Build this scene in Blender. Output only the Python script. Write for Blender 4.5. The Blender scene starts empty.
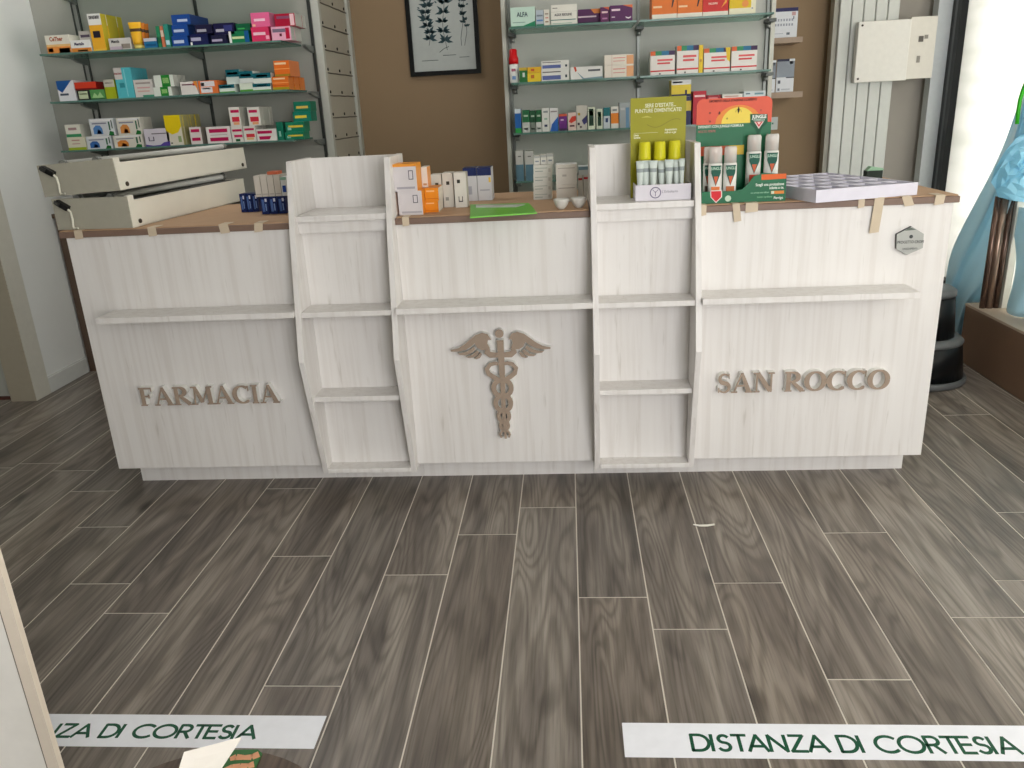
import bpy, bmesh, math, random
from mathutils import Vector, Matrix
random.seed(7)
S = bpy.context.scene
COL = S.collection
PI = math.pi

# ------------------------------------------------------------------ camera
FPX, PITCH, ROLL, YAW, H = 799.879, 0.3325743, -0.0508698, -0.0801207, 1.355408
X0 = -0.199279                                   # a plank seam
_f = Vector((math.sin(YAW)*math.cos(PITCH), math.cos(YAW)*math.cos(PITCH), -math.sin(PITCH)))
_r0 = Vector((math.cos(YAW), -math.sin(YAW), 0)); _u0 = _r0.cross(_f)
_rt = _r0*math.cos(ROLL)+_u0*math.sin(ROLL); _up = -_r0*math.sin(ROLL)+_u0*math.cos(ROLL)
cam = bpy.data.objects.new('camera', bpy.data.cameras.new('camera'))
COL.objects.link(cam); S.camera = cam
m = Matrix((_rt, _up, -_f)).transposed().to_4x4(); m.translation = Vector((0, 0, H))
cam.matrix_world = m
cam.data.sensor_width = 36; cam.data.lens = FPX*36/1024; cam.data.clip_start = .02; cam.data.clip_end = 200

def ray(x, y): return _rt*((x-512)/FPX) - _up*((y-384)/FPX) + _f
def onY(x, y, Y):
    d = ray(x, y); t = Y/d.y; return d.x*t, d.z*t+H
def onX(x, y, X):
    d = ray(x, y); t = X/d.x; return d.y*t, d.z*t+H
def onZ(x, y, Z):
    d = ray(x, y); t = (Z-H)/d.z; return d.x*t, d.y*t

# ------------------------------------------------------------------ materials
def lin(c):
    c = c/255.0
    return c/12.92 if c <= .04045 else ((c+.055)/1.055)**2.4
def rgb(c): return (lin(c[0]), lin(c[1]), lin(c[2]), 1)
_mc = {}
def mt(c, rough=.5, metal=0, name=None):
    k = (tuple(c), rough, metal)
    if k in _mc: return _mc[k]
    m = bpy.data.materials.new(name or 'paint_%d_%d_%d' % tuple(c)); m.use_nodes = True
    nt = m.node_tree; b = nt.nodes['Principled BSDF']
    b.inputs['Roughness'].default_value = rough; b.inputs['Metallic'].default_value = metal
    if not metal: b.inputs['Specular IOR Level'].default_value = .25
    n = nt.nodes.new('ShaderNodeTexNoise'); n.inputs['Scale'].default_value = 35
    tc = nt.nodes.new('ShaderNodeTexCoord'); nt.links.new(tc.outputs['Object'], n.inputs['Vector'])
    mx = nt.nodes.new('ShaderNodeMixRGB'); mx.blend_type = 'MULTIPLY'; mx.inputs[0].default_value = .10
    mx.inputs[1].default_value = rgb(c); nt.links.new(n.outputs['Fac'], mx.inputs[2])
    nt.links.new(mx.outputs[0], b.inputs['Base Color'])
    _mc[k] = m; return m

def newmat(name):
    m = bpy.data.materials.new(name); m.use_nodes = True
    return m, m.node_tree, m.node_tree.nodes['Principled BSDF']
def N(nt, t, **kw):
    n = nt.nodes.new(t)
    for k, v in kw.items(): setattr(n, k, v)
    return n
def ramp(nt, pts):
    r = N(nt, 'ShaderNodeValToRGB'); e = r.color_ramp.elements
    while len(e) < len(pts): e.new(.5)
    for i, (p, c) in enumerate(pts): e[i].position = p; e[i].color = rgb(c)
    return r

def laminate():
    m, nt, b = newmat('white_wood_laminate')
    tc = N(nt, 'ShaderNodeTexCoord'); L = nt.links.new
    mp = N(nt, 'ShaderNodeMapping'); mp.inputs['Scale'].default_value = (26, 26, 1.1); L(tc.outputs['Object'], mp.inputs[0])
    n = N(nt, 'ShaderNodeTexNoise'); n.inputs['Scale'].default_value = 1.6; n.inputs['Detail'].default_value = 5; n.inputs['Distortion'].default_value = .35
    L(mp.outputs[0], n.inputs['Vector'])
    r = ramp(nt, [(0, (210, 206, 201)), (.36, (219, 215, 211)), (.52, (226, 223, 220)), (1, (231, 229, 226))]); L(n.outputs['Fac'], r.inputs[0])
    mp2 = N(nt, 'ShaderNodeMapping'); mp2.inputs['Scale'].default_value = (60, 60, 5); L(tc.outputs['Object'], mp2.inputs[0])
    n2 = N(nt, 'ShaderNodeTexNoise'); n2.inputs['Scale'].default_value = 1; n2.inputs['Detail'].default_value = 3; L(mp2.outputs[0], n2.inputs['Vector'])
    r2 = ramp(nt, [(0, (170, 166, 156)), (.25, (205, 201, 192)), (.36, (255, 255, 255)), (1, (255, 255, 255))]); L(n2.outputs['Fac'], r2.inputs[0])
    mx = N(nt, 'ShaderNodeMixRGB', blend_type='MULTIPLY'); mx.inputs[0].default_value = .45
    L(r.outputs[0], mx.inputs[1]); L(r2.outputs[0], mx.inputs[2]); L(mx.outputs[0], b.inputs['Base Color'])
    b.inputs['Roughness'].default_value = .42
    bp = N(nt, 'ShaderNodeBump'); bp.inputs['Strength'].default_value = .06; bp.inputs['Distance'].default_value = .002
    L(n2.outputs['Fac'], bp.inputs['Height']); L(bp.outputs[0], b.inputs['Normal'])
    return m
def plank_mat():
    m, nt, b = newmat('grey_wood_look_tile'); L = nt.links.new
    uv = N(nt, 'ShaderNodeUVMap'); uv.uv_map = 'uv'
    at = N(nt, 'ShaderNodeAttribute'); at.attribute_name = 'tone'
    def noise(sx, sy, det, dis, scale=1):
        mp = N(nt, 'ShaderNodeMapping'); mp.inputs['Scale'].default_value = (sx, sy, 1); L(uv.outputs[0], mp.inputs[0])
        n = N(nt, 'ShaderNodeTexNoise'); n.inputs['Scale'].default_value = scale; n.inputs['Detail'].default_value = det; n.inputs['Distortion'].default_value = dis
        L(mp.outputs[0], n.inputs['Vector']); return n
    a = noise(11, 1.1, 4, .9)
    # cathedral grain: bands of a smooth field
    f = noise(7, .75, 1.5, .5)
    ml = N(nt, 'ShaderNodeMath', operation='MULTIPLY'); ml.inputs[1].default_value = 95; L(f.outputs['Fac'], ml.inputs[0])
    sn = N(nt, 'ShaderNodeMath', operation='SINE'); L(ml.outputs[0], sn.inputs[0])
    sm = N(nt, 'ShaderNodeMapRange'); sm.inputs[1].default_value = -1; sm.inputs[2].default_value = 1; sm.inputs[3].default_value = 0; sm.inputs[4].default_value = 1; L(sn.outputs[0], sm.inputs[0])
    fine = noise(150, 5, 3, .1)
    r = ramp(nt, [(.2, (86, 79, 72)), (.42, (119, 110, 102)), (.58, (144, 135, 125)), (.8, (170, 160, 149))]); L(a.outputs['Fac'], r.inputs[0])
    r2 = ramp(nt, [(0, (178, 174, 168)), (.5, (240, 238, 236)), (1, (255, 255, 255))]); L(sm.outputs[0], r2.inputs[0])
    m1 = N(nt, 'ShaderNodeMixRGB', blend_type='MULTIPLY'); m1.inputs[0].default_value = .62; L(r.outputs[0], m1.inputs[1]); L(r2.outputs[0], m1.inputs[2])
    r3 = ramp(nt, [(.3, (165, 162, 158)), (.55, (255, 255, 255))]); L(fine.outputs['Fac'], r3.inputs[0])
    m2 = N(nt, 'ShaderNodeMixRGB', blend_type='MULTIPLY'); m2.inputs[0].default_value = .55; L(m1.outputs[0], m2.inputs[1]); L(r3.outputs[0], m2.inputs[2])
    kn = noise(9, 3.2, 1, .2); r4 = ramp(nt, [(.22, (90, 84, 78)), (.33, (255, 255, 255))]); L(kn.outputs['Fac'], r4.inputs[0])
    m3 = N(nt, 'ShaderNodeMixRGB', blend_type='MULTIPLY'); m3.inputs[0].default_value = .7; L(m2.outputs[0], m3.inputs[1]); L(r4.outputs[0], m3.inputs[2])
    m4 = N(nt, 'ShaderNodeMixRGB', blend_type='MULTIPLY'); m4.inputs[0].default_value = 1; L(m3.outputs[0], m4.inputs[1]); L(at.outputs['Color'], m4.inputs[2])
    L(m4.outputs[0], b.inputs['Base Color'])
    b.inputs['Roughness'].default_value = .36
    bp = N(nt, 'ShaderNodeBump'); bp.inputs['Strength'].default_value = .12; bp.inputs['Distance'].default_value = .001
    L(fine.outputs['Fac'], bp.inputs['Height']); L(bp.outputs[0], b.inputs['Normal'])
    return m
def film_mat():
    m, nt, b = newmat('frosted_window_film'); L = nt.links.new
    out = nt.nodes['Material Output']
    tr = N(nt, 'ShaderNodeBsdfTranslucent'); tr.inputs[0].default_value = rgb((252, 250, 240))
    df = N(nt, 'ShaderNodeBsdfDiffuse'); df.inputs[0].default_value = rgb((225, 224, 214))
    tc = N(nt, 'ShaderNodeTexCoord'); n = N(nt, 'ShaderNodeTexNoise'); n.inputs['Scale'].default_value = 3; L(tc.outputs['Object'], n.inputs['Vector'])
    mp = N(nt, 'ShaderNodeMapping'); mp.inputs['Scale'].default_value = (1, 1.1, 7); mp.inputs['Location'].default_value = (0, .3, .35); L(tc.outputs['Object'], mp.inputs[0]); L(mp.outputs[0], n.inputs['Vector']); n.inputs['Scale'].default_value = 1.3
    r = ramp(nt, [(.30, (228, 228, 220)), (.5, (238, 237, 230)), (.7, (242, 240, 232))]); L(n.outputs['Fac'], r.inputs[0]); L(r.outputs[0], tr.inputs[0])
    mx = N(nt, 'ShaderNodeMixShader'); mx.inputs[0].default_value = .25; L(tr.outputs[0], mx.inputs[1]); L(df.outputs[0], mx.inputs[2])
    L(mx.outputs[0], out.inputs[0]); return m
def sheet_mat(name, c, tcol, fac=.35, transp=.0):
    m, nt, b = newmat(name); L = nt.links.new; out = nt.nodes['Material Output']
    b.inputs['Base Color'].default_value = rgb(c); b.inputs['Roughness'].default_value = .3
    tr = N(nt, 'ShaderNodeBsdfTranslucent'); tr.inputs[0].default_value = rgb(tcol)
    tc = N(nt, 'ShaderNodeTexCoord'); n = N(nt, 'ShaderNodeTexNoise'); n.inputs['Scale'].default_value = 5; L(tc.outputs['Object'], n.inputs['Vector'])
    bp = N(nt, 'ShaderNodeBump'); bp.inputs['Strength'].default_value = .5; L(n.outputs['Fac'], bp.inputs['Height']); L(bp.outputs[0], b.inputs['Normal'])
    mx = N(nt, 'ShaderNodeMixShader'); mx.inputs[0].default_value = 1-fac; L(b.outputs[0], mx.inputs[1]); L(tr.outputs[0], mx.inputs[2])
    if transp:
        tp = N(nt, 'ShaderNodeBsdfTransparent'); tp.inputs[0].default_value = rgb(tcol); m2 = N(nt, 'ShaderNodeMixShader'); m2.inputs[0].default_value = transp
        L(mx.outputs[0], m2.inputs[1]); L(tp.outputs[0], m2.inputs[2]); L(m2.outputs[0], out.inputs[0])
    else: L(mx.outputs[0], out.inputs[0])
    return m
def glass_mat(name, c, alpha=.55):
    m, nt, b = newmat(name); L = nt.links.new; out = nt.nodes['Material Output']
    b.inputs['Base Color'].default_value = rgb(c); b.inputs['Roughness'].default_value = .08
    tp = N(nt, 'ShaderNodeBsdfTransparent'); tp.inputs[0].default_value = rgb(c)
    mx = N(nt, 'ShaderNodeMixShader'); mx.inputs[0].default_value = alpha; L(b.outputs[0], mx.inputs[1]); L(tp.outputs[0], mx.inputs[2])
    L(mx.outputs[0], out.inputs[0]); return m
def wall_mat(name, c, sc=6, amt=.06, rough=.75):
    m, nt, b = newmat(name); L = nt.links.new
    tc = N(nt, 'ShaderNodeTexCoord'); n = N(nt, 'ShaderNodeTexNoise'); n.inputs['Scale'].default_value = sc; n.inputs['Detail'].default_value = 6
    L(tc.outputs['Object'], n.inputs['Vector'])
    mx = N(nt, 'ShaderNodeMixRGB', blend_type='MULTIPLY'); mx.inputs[0].default_value = amt; mx.inputs[1].default_value = rgb(c)
    L(n.outputs['Fac'], mx.inputs[2]); L(mx.outputs[0], b.inputs['Base Color']); b.inputs['Roughness'].default_value = rough
    bp = N(nt, 'ShaderNodeBump'); bp.inputs['Strength'].default_value = .05; n2 = N(nt, 'ShaderNodeTexNoise'); n2.inputs['Scale'].default_value = 180
    L(tc.outputs['Object'], n2.inputs['Vector']); L(n2.outputs['Fac'], bp.inputs['Height']); L(bp.outputs[0], b.inputs['Normal'])
    return m

LAM = laminate(); PLANK = plank_mat(); FILM = film_mat()
WALLW = wall_mat('white_wall_paint', (238, 240, 237)); WALLB = wall_mat('taupe_wall_paint', (154, 130, 100)); WALLG = wall_mat('greige_wall_paint', (176, 170, 160))
CEIL = wall_mat('ceiling_paint', (232, 232, 228)); GROUT = mt((232, 226, 214), .8)
PANELG = wall_mat('grey_shelf_panel', (172, 172, 164), 2.5, .12, .5); METAL = mt((150, 152, 148), .35, .6); DMETAL = mt((70, 74, 72), .4, .5)
GLASS = glass_mat('green_shelf_glass', (196, 222, 214), .62); GLEDGE = mt((92, 128, 118), .15)
CARD = wall_mat('cardboard', (186, 152, 120), 25, .18, .8); EDGE = wall_mat('brown_worktop_edge', (128, 104, 90), 30, .15, .5)
BROWNL = wall_mat('brown_laminate', (104, 84, 68), 20, .15, .5); BRFACE = mt((164, 146, 130), .35); WHT = mt((238, 237, 232), .45)
WHITE = (236, 236, 232); BLACK = (22, 22, 24); GREY = (150, 150, 150)

# ------------------------------------------------------------------ mesh building
class MB:
    def __init__(s): s.v = []; s.f = []; s.m = []; s.mats = []; s.sm = []
    def mi(s, m):
        if m not in s.mats: s.mats.append(m)
        return s.mats.index(m)
    def face(s, idx, m, smooth=False): s.f.append(idx); s.m.append(s.mi(m)); s.sm.append(smooth)
    def add(s, pts): b = len(s.v); s.v += [tuple(p) for p in pts]; return b
    def box(s, x0, x1, y0, y1, z0, z1, m, M=None, mats=None):
        p = [(x0,y0,z0),(x1,y0,z0),(x1,y1,z0),(x0,y1,z0),(x0,y0,z1),(x1,y0,z1),(x1,y1,z1),(x0,y1,z1)]
        if M: p = [M @ Vector(q) for q in p]
        b = s.add(p); d = mats or {}
        for k, q in (('bottom',(0,3,2,1)),('top',(4,5,6,7)),('front',(0,1,5,4)),('right',(1,2,6,5)),('back',(2,3,7,6)),('left',(3,0,4,7))):
            s.face([b+i for i in q], d.get(k, m))
    def prism(s, poly, m, ax='y', a=0, c=1, M=None, side=None):
        """polygon in the two other axes extruded along ax from a to c"""
        n = len(poly)
        def P(u, w, t): return {'y': (u, t, w), 'x': (t, u, w), 'z': (u, w, t)}[ax]
        p = [P(u, w, a) for u, w in poly]+[P(u, w, c) for u, w in poly]
        if M: p = [M @ Vector(q) for q in p]
        b = s.add(p)
        s.face([b+i for i in range(n)], m); s.face([b+n+i for i in range(n)][::-1], m)
        for i in range(n):
            j = (i+1) % n; s.face([b+i, b+n+i, b+n+j, b+j], side or m)
    def lathe(s, prof, m, M=None, seg=24, sy=1, capm=None):
        """prof list of (r,z[,mat])"""
        rows = []
        for q in prof:
            r, z = q[0], q[1]
            pts = [Vector((r*math.cos(2*PI*k/seg), r*sy*math.sin(2*PI*k/seg), z)) for k in range(seg)]
            if M: pts = [M @ p for p in pts]
            rows.append(s.add(pts))
        for i in range(len(rows)-1):
            mm = prof[i+1][2] if len(prof[i+1]) > 2 else m
            for k in range(seg):
                j = (k+1) % seg; s.face([rows[i]+k, rows[i]+j, rows[i+1]+j, rows[i+1]+k], mm, True)
        s.face([rows[0]+k for k in range(seg)][::-1], m); s.face([rows[-1]+k for k in range(seg)], prof[-1][2] if len(prof[-1]) > 2 else m)
    def tube(s, pts, r, m, seg=10):
        pts = [Vector(p) for p in pts]; rows = []
        for i, p in enumerate(pts):
            t = (pts[min(i+1, len(pts)-1)]-pts[max(i-1, 0)]).normalized()
            a = Vector((0, 0, 1)) if abs(t.z) < .9 else Vector((1, 0, 0))
            u = t.cross(a).normalized(); w = t.cross(u)
            rr = r[i] if isinstance(r, (list, tuple)) else r
            rows.append(s.add([p+u*rr*math.cos(2*PI*k/seg)+w*rr*math.sin(2*PI*k/seg) for k in range(seg)]))
        for i in range(len(rows)-1):
            for k in range(seg):
                j = (k+1) % seg; s.face([rows[i]+k, rows[i]+j, rows[i+1]+j, rows[i+1]+k], m, True)
        s.face([rows[0]+k for k in range(seg)], m); s.face([rows[-1]+k for k in range(seg)][::-1], m)
    def ribbon(s, pts, ws, m, a, c, side=None, closed=False, M=None):
        """stroke in the XZ plane with half-widths ws, extruded in y from a (front) to c"""
        n = len(pts); L = []; R = []
        for i in range(n):
            p = pts[i]
            q0 = pts[(i-1) % n] if closed else pts[max(i-1, 0)]; q1 = pts[(i+1) % n] if closed else pts[min(i+1, n-1)]
            dx, dz = q1[0]-q0[0], q1[1]-q0[1]; l = math.hypot(dx, dz) or 1
            w = ws[i] if isinstance(ws, (list, tuple)) else ws
            L.append((p[0]-dz/l*w, p[1]+dx/l*w)); R.append((p[0]+dz/l*w, p[1]-dx/l*w))
        rng = range(n if closed else n-1)
        for i in rng:
            j = (i+1) % n
            s.prism([L[i], R[i], R[j], L[j]], m, 'y', a, c, M, side)
    def text(s, txt, M, size, m, align='CENTER', sx=1.0, bold=0):
        """letters lying in the local XY plane of M, thickness 0.3 mm"""
        cu = bpy.data.curves.new('t', 'FONT'); cu.body = txt; cu.size = size; cu.align_x = align; cu.align_y = 'CENTER'
        cu.extrude = .00015; cu.resolution_u = 3; cu.offset = bold
        o = bpy.data.objects.new('t', cu); me = o.to_mesh()
        b = len(s.v)
        for v in me.vertices: s.v.append(tuple(M @ Vector((v.co.x*sx, v.co.y, v.co.z))))
        k = s.mi(m)
        for p in me.polygons: s.f.append([b+i for i in p.vertices]); s.m.append(k); s.sm.append(False)
        o.to_mesh_clear(); bpy.data.objects.remove(o); bpy.data.curves.remove(cu)
    def build(s, name, parent=None, origin=None, bevel=0):
        me = bpy.data.meshes.new(name)
        o = bpy.data.objects.new(name, me); COL.objects.link(o)
        org = Vector(origin) if origin else Vector((0, 0, 0))
        if parent is not None and origin is None: org = parent.matrix_basis.translation.copy()
        if parent is None and origin is None and s.v:
            xs = [v[0] for v in s.v]; ys = [v[1] for v in s.v]; zs = [v[2] for v in s.v]
            org = Vector(((min(xs)+max(xs))/2, (min(ys)+max(ys))/2, min(zs)))
        me.from_pydata([tuple(Vector(v)-org) for v in s.v], [], s.f)
        for m in s.mats: me.materials.append(m)
        me.polygons.foreach_set('material_index', s.m); me.polygons.foreach_set('use_smooth', s.sm); me.update()
        if parent is not None:
            o.parent = parent
            if origin: o.location = org-parent.matrix_basis.translation
        else: o.location = org
        if bevel:
            bv = o.modifiers.new('bevel', 'BEVEL'); bv.width = bevel; bv.segments = 2; bv.limit_method = 'ANGLE'; bv.angle_limit = math.radians(50)
        return o
def tag(o, label, cat=None, group=None):
    o['label'] = label
    if cat: o['category'] = cat
    if group: o['group'] = group
    return o
def thing(name, loc, label, cat, group=None):
    o = bpy.data.objects.new(name, None); COL.objects.link(o); o.location = loc; o.empty_display_size = .05
    return tag(o, label, cat, group)
def struct(mb, name, **kw):
    o = mb.build(name, **kw); o['kind'] = 'structure'; return o
def bx(name, x0, x1, y0, y1, z0, z1, m, parent=None, bevel=0, mats=None):
    b = MB(); b.box(x0, x1, y0, y1, z0, z1, m, mats=mats); return b.build(name, parent, bevel=bevel)
def arc(cx, cz, rx, rz, a0, a1, n):
    return [(cx+rx*math.cos(math.radians(a0+(a1-a0)*i/n)), cz+rz*math.sin(math.radians(a0+(a1-a0)*i/n))) for i in range(n+1)]
FRONT = Matrix(((1, 0, 0), (0, 0, -1), (0, 1, 0))).to_4x4()   # local XY -> world XZ facing -Y
def frontM(x, y, z): return Matrix.Translation((x, y, z)) @ FRONT

# ------------------------------------------------------------------ room shell
YB, YP = 5.20, 4.56          # taupe back wall, grey shelf panel
XL, XR, YF = -2.86, 2.17, -1.6
def floor():
    b = MB(); tones = []; uvs = []
    b.box(-4.4, 2.6, YF, YB, -.05, -.0012, GROUT)
    joints = {0: 2.555, 1: 2.0, 2: 1.85, 3: 2.07, 4: 1.651, 5: 2.355, 6: 1.9, -1: 2.368, -2: 2.125, -3: 1.62, -4: 2.24, -5: 2.737, -6: 1.93, -7: 2.086, -8: 2.45, -9: 2.74, 7: 3.3}
    first = len(b.f); g = .0019; info = []
    for k in range(-21, 14):
        xa = max(X0+.2*k+g, -4.4); xb = min(X0+.2*(k+1)-g, 2.6)
        if xb <= xa: continue
        j0 = joints.get(k, random.uniform(1.4, 2.6)); y = j0-1.225*5
        while y < YB:
            ya, yb = max(y+g, YF), min(y+1.225-g, YB)
            if yb > ya:
                i = b.add([(xa, ya, 0), (xb, ya, 0), (xb, yb, 0), (xa, yb, 0)]); b.face([i, i+1, i+2, i+3], PLANK)
                info.append((len(b.f)-1, xa, xb, ya, yb, random.uniform(0, 50), random.uniform(0, 50), random.uniform(.84, 1.12), random.uniform(-.02, .02)))
            y += 1.225
    o = struct(b, 'floor', origin=(0, 0, 0)); me = o.data
    me.uv_layers.new(name='uv'); me.color_attributes.new('tone', 'FLOAT_COLOR', 'CORNER'); uv = me.uv_layers['uv']; ca = me.color_attributes['tone']
    for c in ca.data: c.color = (1, 1, 1, 1)
    for (fi, xa, xb, ya, yb, ou, ov, t, w) in info:
        p = me.polygons[fi]
        for li, (x, y) in zip(p.loop_indices, ((0, 0), (xb-xa, 0), (xb-xa, yb-ya), (0, yb-ya))):
            uv.data[li].uv = (x+ou, y+ov); ca.data[li].color = (t*(1+w), t, t*(1-w), 1)
floor()
b = MB(); b.box(-4.4, 2.6, YF, YB+.1, 3.0, 3.1, CEIL); struct(b, 'ceiling')
b = MB(); b.box(XL-.1, 1.62, YB, YB+.1, 0, 3.0, WALLB); b.box(1.62, 2.6, YB, YB+.1, 0, 3.0, WALLG); struct(b, 'wall_back')
# left: wall stub, jamb facing the counter, wall with a door, outer wall
b = MB(); b.box(XL-.12, XL, 3.98, YB, 0, 3.0, WALLW)
b.box(-4.4, -4.12, 3.86, 3.98, 0, 3.0, WALLW); b.box(-4.12, XL, 3.86, 3.98, 2.15, 3.0, WALLW); b.box(XL-.12, XL, 3.86, 3.98, 0, 2.15, WALLW)
b.box(-4.5, -4.4, YF, 3.98, 0, 3.0, WALLW); struct(b, 'wall_left')
CREAM = mt((206, 200, 184), .45)
b = MB(); b.box(XL-.13, XL+.008, 3.825, 3.86, 0, 2.2, mt((176, 168, 150), .5)); b.box(XL-.01, XL+.012, 3.83, 3.952, 0, 2.2, mt((214, 212, 200), .45)); struct(b, 'trim_1')
b = MB(); b.box(-4.1, -2.995, 3.90, 3.94, .006, 2.13, mt((186, 188, 180), .5)); b.box(-2.998, -2.985, 3.885, 3.95, 0, 2.14, mt(BLACK)); b.box(-4.12, -2.99, 3.86, 3.97, 0, .004, mt((90, 44, 36), .6)); d1 = struct(b, 'door_1')
b = MB(); b.box(XL, XL+.012, 3.955, 4.325, 0, .085, mt((222, 224, 220), .4)); b.box(XL, XL+.006, 3.955, 4.325, .085, .09, mt((200, 202, 198), .4)); struct(b, 'baseboard_left')
# front wall (behind the viewpoint) with the wide shop opening, outer right wall
b = MB(); b.box(-4.4, .5, YF-.1, YF, 0, 3.0, WALLW); b.box(.5, 2.6, YF-.1, YF, 2.7, 3.0, WALLW); struct(b, 'wall_front')
b = MB(); b.box(XR, XR+.12, YF, YB, 2.55, 3.0, WALLG); b.box(XR, XR+.12, YF, YB, 0, .24, WALLG); b.box(XR, XR+.12, 5.14, YB, .24, 2.55, WALLG)
b.box(XR-.0, XR+.12, YF, -.6, .24, 2.55, WALLG); struct(b, 'wall_right')
# window frame and frosted pane on the right
FRW = mt((226, 232, 234), .35); FRB = mt((30, 32, 34), .35)
b = MB(); b.box(XR-.075, XR+.06, 5.065, 5.1395, .24, 2.55, FRW); b.box(XR+.0, XR+.05, 5.02, 5.06, .24, 2.55, FRB); b.box(XR-.002, XR+.05, 4.985, 5.02, .24, 2.55, mt((95, 98, 100), .3)); b.box(XR-.006, XR+.05, 4.94, 4.985, .24, 2.55, FRB)
b.box(XR-.01, XR+.05, -.6, 5.0, .24, .29, FRB); b.box(XR-.01, XR+.05, -.6, 5.0, 2.5, 2.55, FRB)
struct(b, 'window_1')
b = MB(); b.box(XR+.03, XR+.034, -.6, 4.97, .29, 2.5, FILM)
TXT = mt((222, 222, 210), .6)
pane = b.build('window_pane'); pane['kind'] = 'structure'
# ------------------------------------------------------------------ the counter
XA = [(-1.77, -.945), (-.590, .073), (.432, 1.247)]
names = ['left hand counter unit carrying the word FARMACIA and a long shelf', 'middle counter unit carrying the winged staff emblem', 'right hand counter unit carrying the words SAN ROCCO and a hexagonal badge']
shelf_x = [(-1.647, -.945), (-.590, .073), (.432, 1.122)]
kick = [(-1.745, -.945), (-.945, .432), (.432, 1.228)]
for i, (xa, xb) in enumerate(XA):
    t = thing('counter_unit', ((xa+xb)/2, 2.83, 0), 'white wood-effect '+names[i], 'shop counter', 'white counter units')
    bx('front_panel', xa, xb, 2.73, 2.75, .10, .995, LAM, t, .0012)
    bx('carcass', xa+.01, xb-.01, 2.751, 3.38, .10, .994, LAM, t)
    ka, kb = [(-1.745, -.9455), (-.5895, .0725), (.4325, 1.228)][i]
    bx('toe_kick', ka, kb, 2.83, 2.85, 0, .10, LAM, t)
    sa, sb = shelf_x[i]
    bx('shelf', sa, sb-.0005, 2.60, 2.7295, .712, .732, LAM, t, .001)
PROF = [(2.690, .083), (2.588, .555), (2.622, .73), (2.668, .965), (2.735, 1.219)]
for i, (xa, xb) in enumerate([(-.945, -.590), (.073, .432)]):
    t = thing('shelf_tower', ((xa+xb)/2, 2.8, 0), ['white open shelf tower between the FARMACIA panel and the emblem panel, its niche empty', 'white shelf tower between emblem and SAN ROCCO panels, holding the olive display'][i], 'shelf tower', 'open shelf towers in the counter')
    for (sa, sb) in ((xa, xa+.02), (xb-.02, xb)):
        b = MB(); b.prism(PROF+[(2.955, 1.219), (2.955, .995), (2.83, .93), (2.83, .083)], LAM, 'x', sa+.0002, sb-.0002); b.build('side_panel', t, bevel=.001)
    a, c = xa+.02, xb-.02
    bx('niche_back', a, c, 2.935, 2.954, 1.04, 1.217, LAM, t)
    bx('back_panel', a, c, 2.742, 2.76, .106, .98, LAM, t)
    bx('fascia', a, c, 2.716, 2.742, .98, 1.02, LAM, t)
    bx('niche_floor', a, c, 2.697, 2.953, 1.02, 1.04, LAM, t, .001)
    bx('shelf', a, c, 2.625, 2.742, .705, .723, LAM, t, .001)
    bx('shelf', a, c, 2.640, 2.742, .390, .408, LAM, t, .001)
    bx('shelf', a, c, 2.680, 2.80, .090, .106, LAM, t, .001)
    bx('toe_kick', a-.0195, c+.0195, 2.83, 2.849, 0, .082, LAM, t)
for i, (xa, xb) in enumerate([(-1.79, -.9455), (-.5895, .0725), (.4325, 1.262)]):
    t = thing('worktop', ((xa+xb)/2, 3.0, .995), 'brown worktop covered with cardboard on the '+['left', 'middle', 'right'][i]+' counter unit', 'worktop', 'cardboard covered worktops')
    bx('board', xa, xb, 2.722, 3.42, .9955, 1.0165, EDGE, t, .002)
    b = MB()
    # protective cardboard, slightly torn at the front
    pts = []; n = 26
    for k in range(n+1):
        pts.append((xa+.004+(xb-xa-.008)*k/n, 2.726+random.uniform(0, .010)*(1 if i else .5)))
    b.prism(pts+[(xb-.004, 3.41), (xa+.004, 3.41)], CARD, 'z', 1.0168, 1.0205); b.build('cardboard_sheet', t)

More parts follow.
